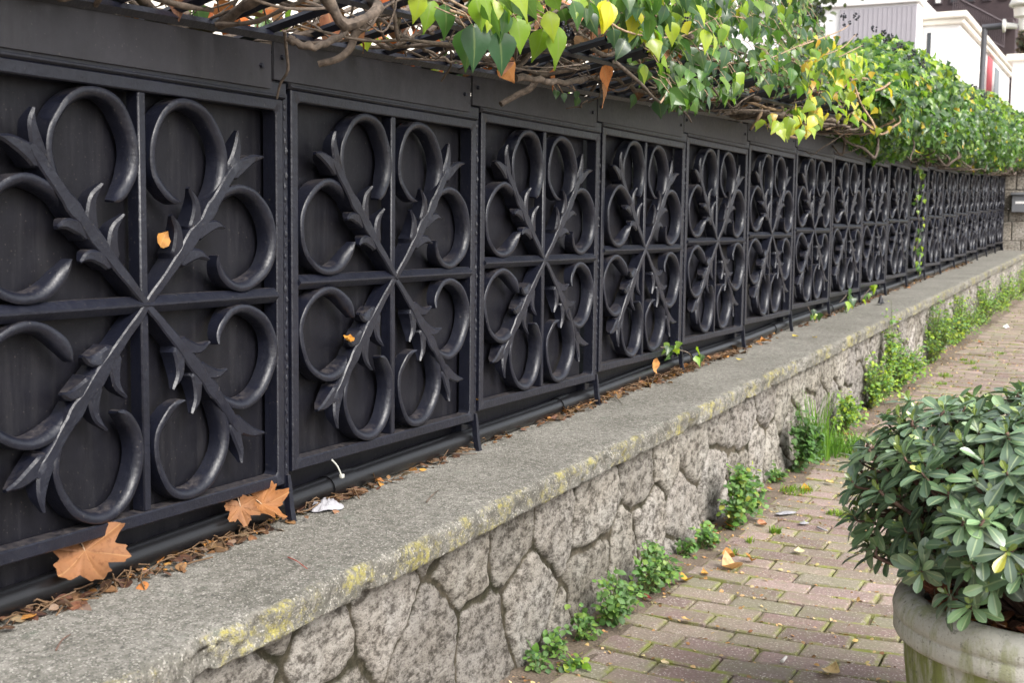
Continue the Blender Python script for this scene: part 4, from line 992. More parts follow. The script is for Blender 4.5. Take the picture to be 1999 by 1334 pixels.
def small_leaf(scale, curl, seed, col):
    V, F, mk = leaf_template([(0, .02), (.12, .2), (.35, .36), (.62, .34), (.85, .17), (1, .01)], .2, 0, .05); V = V.copy(); rs = np.random.default_rng(seed)
    y = V[:, 1]-.5; x = V[:, 0]; V[:, 1] = y; V[:, 2] = curl*(1.6*y*y+1.2*x*x)+.12*curl*np.sin(y*7+seed)+.25*curl*x*y*4+.02
    b = MB(); b.add(V*scale, F, np.clip(np.array(col)*rs.uniform(.85, 1.1), 0, 1), mk); me = b.mesh('fallen_leaf'); me.materials.append(M_DRY); return me
def lay(me, p, rot, label, stalk=None, name='fallen_leaf', grp=None, cat='leaf'):
    o = link(bpy.data.objects.new(name, me)); o.location = p; tag(o, label, cat, grp)
    o.rotation_euler = Matrix(frames(np.array(rot[0]), np.array(rot[1])).tolist()).to_euler() if len(rot) == 2 else rot
    if stalk: link(bpy.data.objects.new('stalk', stalk), o)
    return o
CAPG, PAVG = 'dead leaves on the coping', 'dead leaves on the brick paving'
me, st = plane_leaf(.088, 1.0, 3, (.25, .115, .055)); p = on_x(166, 1076, -.018); lay(me, p+np.array([.0, .0, .0]), ((.66, -.22, -.62), (.55, -.40, .73)), 'large tan plane leaf with pointed lobes poking out under the nearest panel', st, grp=CAPG)
me, st = plane_leaf(.060, 1.1, 5, (.27, .115, .042)); p = on_x(512, 985, .0); lay(me, p+np.array([.0, .0, .0]), ((.75, .45, -.62), (.55, -.25, .8)), 'orange plane leaf leaning on the first fence foot', st, grp=CAPG)
me, st = plane_leaf(.045, .9, 8, (.24, .11, .05)); p = on_x(470, 990, -.004); lay(me, p+np.array([-.0, -.0, .0]), ((.35, -.05, -.9), (.8, -.6, .2)), 'narrow tan leaf standing behind the orange leaf by the first fence foot', st, grp=CAPG)
SM = [  # u, v, surface, size, curl, colour, yaw, tilt, label
    (520, 1020, 'c', .075, .25, (.62, .38, .10), 20, 8, 'flat yellow leaf tip under the orange leaf by the first fence foot'),
    (632, 962, 'c', .06, .9, (.62, .34, .04), 30, 25, 'curled yellow-orange leaf right of the first fence foot'),
    (612, 980, 'c', .05, .5, (.65, .50, .10), 80, 10, 'pale yellow leaf scrap touching the crumpled plastic'),
    (733, 937, 'c', .085, .35, (.27, .15, .09), 15, 6, 'dull brown leaf lying flat below the second panel'),
    (798, 915, 'c', .045, .5, (.55, .25, .05), 60, 10, 'small orange leaf near the long twig under the second panel'),
    (700, 940, 'c', .05, .7, (.40, .16, .05), 130, 20, 'rusty leaf behind the flat brown one under the second panel'),
    (868, 885, 'c', .045, .8, (.60, .30, .05), 10, 15, 'orange leaf scrap left of the second fence foot'),
    (1108, 793, 'c', .065, .8, (.50, .20, .03), 25, 20, 'bright orange curled leaf below the right end of the third panel'),
    (1262, 755, 'c', .045, .6, (.62, .38, .10), 100, 10, 'small tan leaf on open coping below the fourth panel'),
    (1494, 671, 'c', .075, .6, (.33, .13, .03), 25, 10, 'rust-brown leaf alone in the middle of the coping'),
    (1445, 706, 'c', .04, .3, (.62, .50, .10), 70, 5, 'pale yellow leaf nearest the front edge of the coping'),
    (1553, 660, 'c', .045, .3, (.62, .50, .10), 20, 5, 'left one of two yellow leaflets beyond the rust-brown leaf'),
    (1590, 662, 'c', .035, .3, (.55, .38, .05), 120, 5, 'right one of two yellow leaflets beyond the rust-brown leaf'),
    (98, 1160, 'c', .065, .9, (.50, .30, .10), 45, 22, 'crumpled yellow-brown leaf in front of the large tan plane leaf'),
    (30, 1186, 'c', .07, 1.0, (.36, .14, .06), 60, 28, 'red-brown curled leaf at the left edge of the coping'),
    (12, 1200, 'c', .06, .4, (.62, .36, .06), 10, 8, 'orange-yellow leaf under the red-brown one at the left edge'),
    (160, 1140, 'c', .03, .8, (.55, .28, .05), 10, 10, 'tiny orange leaf between lobes of the large tan plane leaf'),
    (1425, 1116, 'g', .085, .9, (.62, .36, .20), 30, 15, 'curled pinkish tan leaf, largest on the bricks'),
    (1422, 1093, 'g', .06, .7, (.45, .22, .06), 10, 10, 'arched brown leaf just above the curled pinkish leaf'),
    (1464, 1101, 'g', .045, 1.1, (.42, .20, .05), 80, 20, 'rolled brown leaf right of the arched one'),
    (1384, 1040, 'g', .075, .6, (.50, .24, .07), 75, 35, 'orange leaf standing against the wall by the broad weed clump'),
    (1424, 1033, 'g', .065, .7, (.58, .26, .05), 0, 15, 'orange leaf under the lower edge of the broad weed clump'),
    (1381, 1070, 'g', .05, .7, (.60, .25, .03), 90, 25, 'bright orange leaf caught in the low weed'),
    (1376, 1128, 'g', .035, .6, (.45, .25, .06), 15, 12, 'yellow-brown leaf lying with a green sprout on a brick'),
    (1337, 1140, 'g', .045, .8, (.50, .32, .05), 50, 15, 'mustard leaf right of the full weed clump'),
    (1265, 1175, 'g', .035, .4, (.20, .03, .03), 60, 20, 'dark red leaflet beside the wide weed clump'),
    (1340, 1220, 'g', .035, .7, (.60, .40, .18), 90, 10, 'beige leaf scrap in a joint, left of centre on the bricks'),
    (1298, 1303, 'g', .028, .2, (.70, .58, .38), 40, 5, 'small cream leaf on a mossy brick near the bottom edge'),
    (1560, 1084, 'g', .055, .3, (.75, .66, .42), -10, 4, 'cream yellow leaf lying straight on the bricks left of the planter'),
    (1622, 1322, 'g', .065, .5, (.62, .46, .24), -40, 8, 'tan pointed leaf cut by the bottom edge beside the planter'),
    (1573, 962, 'g', .055, .6, (.60, .33, .03), 5, 12, 'amber leaf on the flat grass patch'),
    (1515, 942, 'g', .045, .6, (.55, .22, .04), 30, 12, 'orange leaf behind the little weed left of the tall grass'),
    (1504, 962, 'g', .035, .6, (.52, .22, .04), 60, 12, 'orange leaflet in front of the little weed'),
    (1620, 948, 'g', .045, .5, (.62, .45, .20), 20, 8, 'pale tan leaf at the left edge of the shrub'),
    (1655, 855, 'g', .06, .6, (.48, .25, .10), 40, 12, 'brown leaf in front of the weeds behind the grass'),
    (1915, 672, 'g', .06, .5, (.40, .16, .06), 20, 10, 'rusty leaf on far paving above the shrub'),
    (1480, 950, 'g', .05, .4, (.42, .18, .12), 100, 8, 'dull pink leaf on the bricks beside the broad weed clump'),
    (1488, 1030, 'g', .05, .5, (.48, .22, .14), 15, 8, 'reddish leaf flat on the first bricks right of the broad weed clump'),
]
for i, (u, v, s, z, cu, c, yw, tl, lab) in enumerate(SM):
    p = (on_cap if s == 'c' else on_ground)(u, v); lay(small_leaf(z, cu, i, c), p+np.array([0, 0, .008 if s == 'c' else .012]), (R(tl), R(tl*.6-3), R(yw+30)), lab, grp=CAPG if s == 'c' else PAVG)
def caught(u, v, x, z, c, rot, lab): lay(small_leaf(z, .7, int(u), c), on_x(u, v, x), rot, lab, grp='dead leaves caught in the fence')
caught(316, 470, -.008, .042, (.34, .16, .04), (R(62), R(35), R(60)), 'yellow leaf stuck behind a branch of the nearest panel')
caught(680, 664, .008, .04, (.55, .24, .04), (R(15), R(20), R(30)), 'small orange leaf resting on a branch of the second panel')
caught(1277, 712, .004, .06, (.58, .28, .10), (R(95), R(0), R(70)), 'orange leaf tip hanging under the frame of the fourth panel')
caught(928, 752+30, -.02, .04, (.50, .26, .08), (R(20), R(10), R(40)), 'orange leaf lying on the pipe under the third panel')
# leaves lying in the planter
for i, (dx, dy, z, yw, lab) in enumerate(((-.16, -.16, .10, 20, 'large brown plane leaf lying on the soil inside the planter rim'), (-.21, -.12, .075, 80, 'second brown leaf half under the large one in the planter'), (-.02, -.235, .055, 120, 'dull brown leaf scrap against the front rim of the planter'), (-.10, -.21, .05, 50, 'curled orange-brown leaf on the planter soil under the drooping shrub leaves'), (-.235, -.05, .06, 10, 'dark brown leaf at the left end of the planter soil'))):
    me, st = plane_leaf(z*.75, .7, 20+i, (.30+.04*i % .1, .135, .085)); lay(me, (PC[0]+dx, PC[1]+dy, zp+.412+.004*i), (R(-18+9*i), R(10), R(yw)), lab, st, grp='dead leaves in the planter')

# loose crumbs nobody could count
def litter(name, pts, sizes, pal, label, mat_=M_DRY, twigs=0):
    n = len(pts); b = MB(); a = np.c_[rng.normal(0, 1, (n, 2)), rng.normal(0, .25, n)]; nn = np.c_[rng.normal(0, .45, (n, 2)), np.ones(n)]
    put_leaves(b, T_RND, pts, a, nn, sizes, pick(pal, n, .35))
    for k in range(twigs):
        p = pts[rng.integers(n)]; d = norm(np.array([rng.normal(0, .5), rng.normal(0, 1), rng.normal(0, .12)]))*rng.uniform(.02, .09)
        b.tube([p-d*.5+[0, 0, .004], p+rng.normal(0, .004, 3)+[0, 0, .008], p+d*.5+[0, 0, .004]], rng.uniform(.0008, .0022), 4, (.16, .10, .06), 1)
    tag(b.build(name, mat_), label, 'litter', kind='stuff')
n = 2200; y = rng.uniform(-1.1, 12, n); y[:1300] = rng.uniform(-1.1, 3.5, 1300); k_ = fbm(y*2.3, y*0, 5, 3); x = np.clip(rng.normal(-.012, .012+.05*np.clip(k_-.3, 0, 1), n), -.07, .11); keep = rng.random(n) < np.clip((k_-.22)*4, .12, 1); x, y = x[keep], y[keep]; n = len(y)
litter('leaf_litter', np.c_[x, y, zcap(y)+rng.uniform(.002, .016, n)], rng.uniform(.008, .035, n), [(.10, .05, .03), (.16, .085, .05), (.06, .035, .025), (.13, .075, .05), (.20, .11, .06), (.42, .20, .06), (.18, .12, .085)], 'brown leaf litter and broken twigs along the foot of the fence', twigs=520)
n = 5200; x = X_BASE+.03+rng.random(n)**1.7*2.6; y = rng.uniform(-.9, 9, n); row = np.round((y+1.3)/.105); j = rng.random(n) < .75; yb = row*.105-1.3+.026*((x-.82)/.4)**2*(x < 1.25)+.03*(x >= 1.25); y = np.where(j, yb+rng.normal(0, .004, n), y)
litter('leaf_crumbs', np.c_[x, y, zg(y)+np.where(j, .0055, .0075)], rng.uniform(.006, .017, n), [(.50, .34, .16), (.38, .22, .10), (.25, .13, .07), (.60, .45, .25)], 'tan leaf crumbs scattered over the bricks and in their joints')
n = 520; a = rng.random(n)*6.28; r = .25*np.sqrt(rng.random(n)); litter('planter_litter', np.c_[PC[0]+r*np.cos(a), PC[1]+r*np.sin(a), zp+.40+rng.uniform(0, .012, n)], rng.uniform(.012, .04, n), [(.16, .075, .05), (.24, .11, .06), (.10, .05, .035), (.36, .15, .05)], 'brown leaf fragments covering the planter soil', twigs=60)

# twigs, sticks and scraps
def twig(pts, surf, r, m, label, name='twig', lift=.004, cat='twig'):
    P = np.array([(on_cap if surf == 'c' else on_ground)(u, v)+np.array([0, 0, lift+h]) for u, v, h in pts]); P = catmull(P, 5); c = P[0].copy()
    b = MB(); b.tube(P-c, r*np.linspace(1.1, .7, len(P))*(1+.1*np.sin(np.arange(len(P))*1.9)), 7); tag(b.build(name, m, loc=c), label, cat)
M_RED = simple('red_stalk', (.30, .07, .05), .6); M_GREYS = simple('grey_scrap', (.27, .265, .285), .7, .5, 60, .8)
twig([(562, 1092, 0), (580, 1103, .003), (600, 1115, 0)], 'c', .0013, M_RED, 'thin red leaf stalk lying on the open coping')
twig([(110, 1275, 0), (122, 1258, .003), (138, 1244, 0)], 'c', .0016, M_STEM, 'brown leaf stalk on the coping near the lower left corner')
twig([(310, 1072, 0), (370, 1056, .004), (430, 1042, .004), (488, 1042, 0)], 'c', .0062, M_TWIG, 'peeled pale stick lying along the fence under the nearest panel')
twig([(700, 912, .0), (745, 905, .003), (800, 890, .002), (932, 889, 0)], 'c', .0025, M_VINE, 'long brown twig lying below the second panel')
twig([(833, 984, 0), (846, 972, .004), (856, 966, .006)], 'c', .002, M_VINE, 'short dark twig in the middle of the coping')
twig([(1178, 770, 0), (1200, 778, .004), (1216, 793, 0)], 'c', .0016, M_VINE, 'thin bent twig beside the third fence foot')
twig([(20, 1180, 0), (60, 1150, .02), (80, 1085, .075), (88, 1062, .09)], 'c', .0042, M_VINE, 'dead forked stem growing up past the pipe at the left edge')
twig([(270, 1040, .05), (268, 1065, .02), (285, 1098, 0)], 'c', .0026, M_VINE, 'thin dead stem hanging over the pipe right of the plane leaf')
twig([(1596, 1036, 0), (1606, 1041, .001), (1616, 1043, 0)], 'g', .004, M_GREYS, 'short white stick on the bricks left of the shrub', 'stick', .012, 'litter')
twig([(1527, 1301, 0), (1531, 1297, .0), (1535, 1292, 0)], 'g', .005, simple('white_filter', (.62, .58, .54), .7), 'whitish cigarette end in a joint near the bottom edge', 'cigarette_end', .012, 'litter')
def scrap(p, sx, sy, h, label, m, seed, name='plastic_scrap', cat='litter'):
    n = 16; X, Y = np.meshgrid(np.linspace(-1, 1, n), np.linspace(-1, 1, n), indexing='ij'); f = fbm(X*2.2+seed, Y*2.2, seed, 4)
    rad = np.hypot(X, Y); Z = h*np.clip(1.2-rad, 0, 1)*(f*1.4+1.1*np.abs(fbm(X*5+seed*2, Y*5, seed+1, 3)-.5)*2)+.004; a = .3*(fbm(X+9, Y+seed, 2)-.5)
    b = MB(); i = np.arange(n-1)[:, None]*n+np.arange(n-1)[None]; sq = np.maximum(1, 1e-9+rad/np.maximum(np.abs(X), np.abs(Y)).clip(.01))
    b.add(np.stack([sx*X/sq*(1+a), sy*Y/sq*(1-a), Z], -1).reshape(-1, 3), [np.stack([i, i+n, i+n+1, i+1], -1).reshape(-1, 4)]); o = b.build(name, m, loc=p); o.rotation_euler = (0, 0, R(55)); tag(o, label, cat)
scrap(on_cap(636, 998), .045, .024, .026, 'crumpled grey-white plastic scrap on the coping beside the first fence foot', M_GREYS, 3)
scrap(on_ground(1535, 1008)+np.array([0, 0, .008]), .05, .022, .006, 'flat grey paper scrap on the bricks right of the broad weed clump', M_GREYS, 5, 'paper_scrap')
scrap(on_ground(1570, 1028)+np.array([0, 0, .008]), .022, .016, .006, 'smaller grey scrap beside the white stick on the bricks', M_GREYS, 6, 'paper_scrap')
scrap(on_ground(1964, 642)+np.array([0, 0, .006]), .035, .03, .03, 'white crumpled paper ball on the far paving near the right edge', simple('white_paper', (.8, .8, .82), .7), 7, 'paper_ball')
scrap(on_cap(1720, 596)+np.array([0, 0, .002]), .028, .024, .05, 'black lump of dirt alone on the coping below the ninth panel', simple('black_lump', (.012, .012, .016), .5), 8, 'dark_lump', 'litter')
scrap(on_cap(1063, 819)+np.array([0, 0, .002]), .012, .01, .022, 'small dark brown seed pod on the coping below the third panel', M_STEM, 9, 'seed_pod', 'litter')
def cable_tie(u, v, label):
    p = on_x(u, v, .01); b = MB(); b.tube(catmull([p, p+np.array([.006, .015, -.018]), p+np.array([.010, .028, -.045])], 4), .0022, 6); q = p+np.array([.010, .028, -.045]); b.box(q[0]-.005, q[0]+.005, q[1]-.005, q[1]+.005, q[2]-.004, q[2]+.006, ch=.001); tag(b.build('cable_tie', simple('pale_plastic', (.42, .42, .38), .5)), label, 'cable tie')
cable_tie(648, 898, 'pale plastic cable tie dangling over the pipe under the second panel')

# ------------------------------------------------------------------ garden, pillar and buildings behind
def y_for(u, X):
    lo, hi = -2.0, 400.0
    for _ in range(60):
        m = (lo+hi)/2; q = np.array([X, m, 1.5])-CAM; uu = 1000+FPX*(q@r2)/(q@fw)
        lo, hi = (m, hi) if uu < u else (lo, m)
    return lo
def z_for(v, X, Y):
    lo, hi = -20.0, 60.0
    for _ in range(60):
        m = (lo+hi)/2; q = np.array([X, Y, m])-CAM; vv = 667-FPX*(q@u2)/(q@fw)
        lo, hi = (lo, m) if vv < v else (m, hi)
    return lo
M_WHITE = simple('white_render', (.80, .79, .78), .8, .05, 3, .2, .004)
M_CREAM = simple('cream_render', (.72, .68, .60), .85, .08, 2, .2, .004)
M_GREYP = simple('grey_cladding', (.36, .34, .37), .7, .08, 3)
M_GREYD = simple('grey_wall_stain', (.30, .28, .29), .8, .08, 3)
M_DARKB = simple('dark_brown_cladding', (.045, .028, .03), .7, .3, 4)
M_GLASS = simple('dark_window_glass', (.04, .045, .05), .15, .2, 2, 0)
M_REDP = simple('red_banner', (.55, .10, .12), .7)
M_POLE = simple('grey_painted_steel', (.075, .075, .085), .5, .15, 10)
M_LAMP = simple('white_lamp_shade', (.78, .77, .72), .4, .05, 10, .1)
M_LEAD = simple('rail_iron', (.05, .035, .04), .6)
M_TILE = simple('orange_roof_tile', (.42, .13, .06), .8, .3, 8)

def stone_pillar():
    yb = 17*W+.085; x0, x1 = -.25, 1.05; t = thing('stone_pillar', (x0, yb, zg(yb)), 'squared pale stone pillar closing the far end of the fence', 'pillar')
    inv = lambda o: setattr(o, 'matrix_parent_inverse', t.matrix_basis.inverted())
    b = MB(); z = zg(yb)-.1
    while z < 2.35:
        h = rng.uniform(.17, .26); x = x0
        while x < x1-.02:
            w = min(rng.uniform(.22, .5), x1-x)
            if x1-x-w < .15: w = x1-x
            j = rng.uniform(0, .016); c = rng.uniform(.9, 1.25); b.box(x+.004, x+w-.004, yb+j, yb+.7+j, z+.004, min(z+h, 2.35)-.004, (c, c*.97, c*.93), 0, .009); x += w
        z += h
    inv(b.build('stonework', M_STONE, t, sharp=35))
    b = MB(); b.box(x0-.04, x1+.04, yb-.02, yb+.74, 2.352, 2.44, ch=.012); inv(b.build('cap_stone', M_COP, t, sharp=35))
    q = on_y(1990, 395, yb); m = thing('letter_box', (q[0], yb, q[2]), 'grey metal letter box with a white label on the far stone pillar', 'letter box')
    inv = lambda o: setattr(o, 'matrix_parent_inverse', m.matrix_basis.inverted())
    M_BOX = simple('grey_box_metal', (.16, .165, .18), .45, .15, 12); w = .15
    b = MB(); b.box(q[0]-w*.55, q[0]+w*1.3, yb-.10, yb+.001, q[2]-.13, q[2]+.09, ch=.006); inv(b.build('body', M_BOX, m, sharp=40))
    b = MB(); b.box(q[0]-w*.65, q[0]+w*1.4, yb-.13, yb+.001, q[2]+.092, q[2]+.125, ch=.006); inv(b.build('lid', M_BOX, m, sharp=40))
    b = MB(); b.box(q[0]-w*.25, q[0]+w*.75, yb-.104, yb-.1005, q[2]-.02, q[2]+.01); inv(b.build('label_plate', M_WHITE, m, False))
stone_pillar()

def prism(b, X0, X1, Y0, Y1, Z0, Z1, ch=.02): b.box(X0, X1, Y0, Y1, Z0, Z1, ch=ch)
def part(t, name, m, fn, sharp=30):
    b = MB(); fn(b); o = b.build(name, m, t, True, sharp); o.matrix_parent_inverse = t.matrix_basis.inverted(); return o

# grey-fronted block with a white side
X1 = -8.0; Yb = y_for(1775, X1); zt1 = z_for(3, X1, Yb)
qL = on_y(1640, 60, Yb)[0]; Yend = y_for(1813, X1)
t = thing('apartment_block', (X1-2, Yb, SL*Yb), 'grey-fronted building with a blank white side wall, left of the white house', 'building')
part(t, 'white_wall', M_WHITE, lambda b: prism(b, qL-9, X1, Yb+.06, Yend, SL*Yb-1, zt1))
part(t, 'grey_front', M_GREYP, lambda b: (prism(b, qL, X1-.02, Yb-.04, Yb+.055, SL*Yb+1, zt1-.12), [prism(b, qL+k*.21, qL+k*.21+.05, Yb-.055, Yb-.041, SL*Yb+1.02, zt1-.14, .01) for k in range(int((X1-qL)/.21))]))
part(t, 'roof_edge', M_WHITE, lambda b: prism(b, qL-9.1, X1+.12, Yb-.12, Yend+.1, zt1+.003, zt1+.25))
def roofbox(b): prism(b, X1-5.5, X1-4.3, Yb+1, Yb+2, zt1+.253, zt1+1.0)
part(t, 'roof_box', M_WHITE, roofbox)

# white house with a cornice
X2 = -6.4; Yc = y_for(1858, X2); Ye = y_for(1957, X2); zt2 = z_for(22, X2, Yc)
xl = on_y(1795, 60, Yc)[0]-3
t = thing('house', (X2-3, Yc, SL*Yc), 'white house with a projecting cornice and a red banner beside its window', 'house')
part(t, 'wall', M_WHITE, lambda b: prism(b, xl, X2, Yc, Ye, SL*Yc-1, zt2-.55))
part(t, 'cornice', M_CREAM, lambda b: (prism(b, xl-.1, X2+.18, Yc-.18, Ye+.1, zt2-.548, zt2-.30, .04), prism(b, xl-.2, X2+.32, Yc-.32, Ye+.2, zt2-.298, zt2, .05)))
def win_front(b):
    q0, q1 = on_y(1808, 62, Yc), on_y(1818, 115, Yc); prism(b, q0[0], q1[0], Yc-.05, Yc-.003, q1[2]-2, q0[2], .01)
w = part(t, 'window', M_WHITE, lambda b: (lambda q0, q1: prism(b, q0[0]-.15, q1[0]+.15, Yc-.09, Yc-.002, q1[2]-2.2, q0[2]+.15))(on_y(1811, 64, Yc), on_y(1817, 115, Yc)))
b = MB(); q0, q1 = on_y(1811, 64, Yc), on_y(1817, 115, Yc); b.box(q0[0], q1[0], Yc-.12, Yc-.093, q1[2]-2, q0[2]); o = b.build('pane', M_GLASS, w, False)
ya, yb_ = y_for(1913, X2), y_for(1922, X2); za = z_for(108, X2, ya); zb = z_for(158, X2, ya)
part(t, 'banner', M_REDP, lambda b: prism(b, X2+.003, X2+.06, ya, yb_, zb-1, za))
yc_, yd_ = y_for(1925, X2), y_for(1934, X2)
w = part(t, 'window', M_WHITE, lambda b: prism(b, X2+.003, X2+.08, yc_-.2, yd_+.3, zb-1, za-.05))
b = MB(); b.box(X2+.083, X2+.11, yc_, yd_, zb-.9, za-.25); o = b.build('pane', M_GLASS, w, False)
part(t, 'ventilation_pipe', M_WHITE, lambda b: b.tube([(X2-2.0, Yc+.2, zt2-.01), (X2-2.0, Yc+.2, zt2+.35), (X2-1.7, Yc+.2, zt2+.7), (X2-1.4, Yc+.2, zt2+.9)], .16, 10))

# dark brown building with balconies, above
X3 = -7.5; Y3 = Ye+4; t = thing('dark_building', (X3, Y3, SL*Y3), 'tall dark brown building with iron balcony railings rising behind the white house', 'building')
xr = on_y(1985, 20, Y3)[0]; xl3 = on_y(1786, 20, Y3)[0]; z3 = z_for(46, xr, Y3); zh = z_for(-140, xr, Y3)
part(t, 'wall', M_DARKB, lambda b: prism(b, xl3, xr, Y3, Y3+12, SL*Y3, zh))
for k in range(6):
    xx = xl3+(xr-xl3)*(.03+.16*k)
    w = part(t, 'window', M_LEAD, lambda b: prism(b, xx, xx+(xr-xl3)*.09, Y3-.10, Y3-.003, z3+1.5, z3+4.6)); b = MB(); b.box(xx+.12, xx+(xr-xl3)*.09-.12, Y3-.13, Y3-.103, z3+1.6, z3+4.5); o = b.build('pane', M_GLASS if k != 1 else M_WHITE, w, False)
def rail(b):
    A = on_y(1862, -8, Y3-2); B = on_y(1962, 44, Y3-2)
    b.tube([A, B], .07, 4); b.tube([A-[0, 0, 1.5], B-[0, 0, 1.5]], .07, 4)
    for f in np.linspace(0, 1, 26): p = A+(B-A)*f; b.tube([p, p-[0, 0, 1.5]], .035, 4)
part(t, 'balcony_railing', M_LEAD, rail)
part(t, 'balcony_slab', M_DARKB, lambda b: prism(b, xl3, xr, Y3-1.8, Y3-.004, z3-.2, z3+.1))

# low white house at the right edge with planting on its roof
X4 = -5.0; Y4 = y_for(1962, X4); zt4 = z_for(106, X4, Y4); t = thing('house', (X4, Y4, SL*Y4), 'low white house at the right edge with dark plants along its roof', 'house')
xr4 = on_y(2075, 120, Y4)[0]
part(t, 'wall', M_WHITE, lambda b: prism(b, X4, xr4, Y4, Y4+8, SL*Y4-1, zt4-.35)); part(t, 'roof_slab', M_CREAM, lambda b: prism(b, X4-.3, xr4+.3, Y4-.3, Y4+8.3, zt4-.348, zt4, .05))
def bushes(b):
    n = 1500; x = rng.uniform(X4+.2, xr4, n); y = Y4+rng.uniform(.0, 1.5, n); hgt = .9+.7*fbm(x*.8, y*.8, 2); z = zt4+.02+hgt*rng.random(n)
    put_leaves(b, T_RND, np.c_[x, y, z], rng.normal(0, 1, (n, 3)), rng.normal(0, 1, (n, 3)), rng.uniform(.15, .3, n), pick([(.05, .04, .035), (.04, .05, .03), (.09, .06, .05)], n))
o = part(t, 'roof_plants', M_WEED, bushes)

# street lamp behind the hedge
XL = -.35; YL = y_for(1902, XL); zl0 = zg(YL)
def lampz(v): return z_for(v, XL, YL)
t = thing('street_lamp', (XL, YL, zl0+.42), 'grey lamp post behind the hedge with an arm holding a white lantern', 'street lamp')
zt_ = lampz(52); pxm = FPX/((np.array([XL, YL, 2.5])-CAM)@fw)
part(t, 'pole', M_POLE, lambda b: b.tube([(XL, YL, zl0+.40), (XL+.012, YL, zl0+1.5), (XL+.03, YL, zt_)], [.038, .036, .036], 12))
x_a = on_y(1958, 56, YL)[0]; x_l = on_y(1996, 40, YL)[0]
part(t, 'arm', M_POLE, lambda b: b.tube([(XL+.0, YL, zt_-.01), (x_a, YL, zt_+.0)], .04, 12))
part(t, 'flange', M_LAMP, lambda b: b.tube([(x_a, YL, zt_-.0), (x_a+.03, YL, zt_), (x_a+.045, YL, zt_), (x_a+.18, YL, zt_-.02)], [.085, .085, .04, .035], 14))
zc_ = lampz(40)
ln = part(t, 'lantern', M_LAMP, lambda b: b.lathe([(.0, -.16), (.06, -.15), (.075, -.05), (.075, .0), (.13, .02), (.14, .12), (.12, .14), (.02, .15), (0, .15)], 20, (x_l+.03, YL, zc_)))
b = MB(); b.lathe([(.0, .30), (.08, .29), (.17, .24), (.195, .18), (.19, .152), (.0, .152)], 20, (x_l+.03, YL, zc_)); o = b.build('hood', M_LAMP, ln)
# white house far left behind the trees, seen above the hedge
qa = on_y(1540, 40, Yb+6); qb = on_y(1652, 40, Yb+6)
t = thing('white_building', (qa[0], Yb+6, SL*Yb), 'plain white building half hidden by a tree, left of the grey-fronted block', 'building')
part(t, 'wall', M_WHITE, lambda b: prism(b, qa[0]-30, qb[0], Yb+6, Yb+14, -1, z_for(-60, qb[0], Yb+6))); part(t, 'parapet', M_CREAM, lambda b: prism(b, qa[0]-30.2, qb[0]+.2, Yb+5.8, Yb+14.2, z_for(-60, qb[0], Yb+6)+.003, z_for(-60, qb[0], Yb+6)+.5))

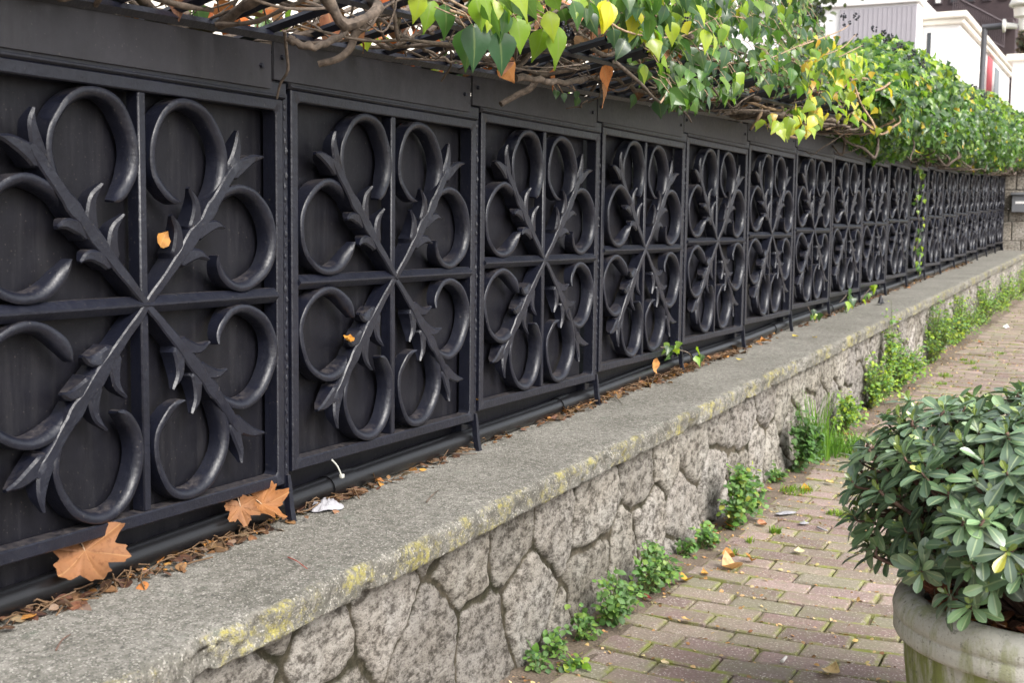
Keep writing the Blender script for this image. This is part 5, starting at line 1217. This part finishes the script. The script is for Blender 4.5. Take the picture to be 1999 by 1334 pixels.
# trees
def tree(name, base, h, cr, n, lsz, pal, label, trunk_r=.12, low=.35, cat='tree'):
    t = thing(name, base, label, cat); b = MB(); tips = []
    b.tube(catmull([(0, 0, 0), (.05, .03, h*.4), (-.04, .05, h*.75), (0, 0, h*.95)], 5), np.linspace(trunk_r, trunk_r*.25, 16), 8)
    for k in range(16):
        z = h*rng.uniform(low, .9); a = rng.random()*6.28; L = cr*rng.uniform(.5, 1)*(1.15-.6*z/h); e = np.array([L*math.cos(a), L*math.sin(a), z+L*.35])
        P = catmull([(0, 0, z-.2), (e[0]*.5, e[1]*.5, z+L*.1), e], 4); b.tube(P, np.linspace(trunk_r*.4, trunk_r*.08, len(P)), 6); tips += [P[-1], P[-4], P[-6]]
    b.build('trunk', M_STEM, t)
    if n:
        tips = np.array(tips); c = tips[rng.integers(0, len(tips), n)]; pos = c+rng.normal(0, cr*.16, (n, 3)); b = MB()
        put_leaves(b, T_RND, pos, rng.normal(0, 1, (n, 3))-[0, 0, .5], rng.normal(0, 1, (n, 3))+[0, 0, .6], rng.uniform(*lsz, n), pick(pal, n)); b.build('crown', M_WEED, t)
q = at_depth(1596, 30, 24); tree('evergreen_tree', (q[0], q[1], .45), q[2]+1.3-.45, 1.15, 2600, (.09, .16), [(.045, .06, .03), (.06, .08, .035), (.035, .05, .03)], 'dark evergreen tree behind the ivy, in front of the white building')
q = at_depth(1992, 175, 24); tree('bare_tree', (q[0], q[1], .45), 3.1, .9, 120, (.08, .13), [(.10, .13, .05)], 'slender nearly bare tree before the low white house at the right edge', .05)
# cream house behind the garden on the left, seen through the grille
t = thing('cream_house', (-9, 6, .4), 'pale cream house behind the garden, glimpsed through the grille at the top left', 'house')
part(t, 'wall', M_CREAM, lambda b: prism(b, -15, -9, -6, 24, .3, 5.2)); part(t, 'roof', M_TILE, lambda b: b.add([(-8.6, -6.4, 5.203), (-8.6, 24.4, 5.203), (-12, 24.4, 7.2), (-12, -6.4, 7.2), (-15.4, -6.4, 5.203), (-15.4, 24.4, 5.203)], [(0, 1, 2, 3), (3, 2, 5, 4), (0, 3, 4), (1, 5, 2), (0, 4, 5, 1)]))
for k in range(6):
    y = -3+4.4*k; w = part(t, 'window', M_WHITE, lambda b: prism(b, -8.997, -8.92, y, y+1.3, 1.6, 3.2)); b = MB(); b.box(-8.917, -8.90, y+.1, y+1.2, 1.7, 3.1); o = b.build('pane', M_GLASS, w, False)
# low garden planting right behind the fence
n = 5200; y = rng.uniform(-2, 16, n); x = rng.uniform(-1.5, -.45, n); z = zcap(y)+rng.uniform(0, .95, n)*(.6+.7*fbm(y, x, 1)); b = MB()
put_leaves(b, T_RND, np.c_[x, y, z], rng.normal(0, 1, (n, 3)), rng.normal(0, 1, (n, 3))+[.4, 0, .6], rng.uniform(.05, .1, n), pick(G_WEED+G_IVY, n)); tag(b.build('garden_plants', M_WEED), 'green ground planting in the garden behind the fence', 'plants', kind='stuff')
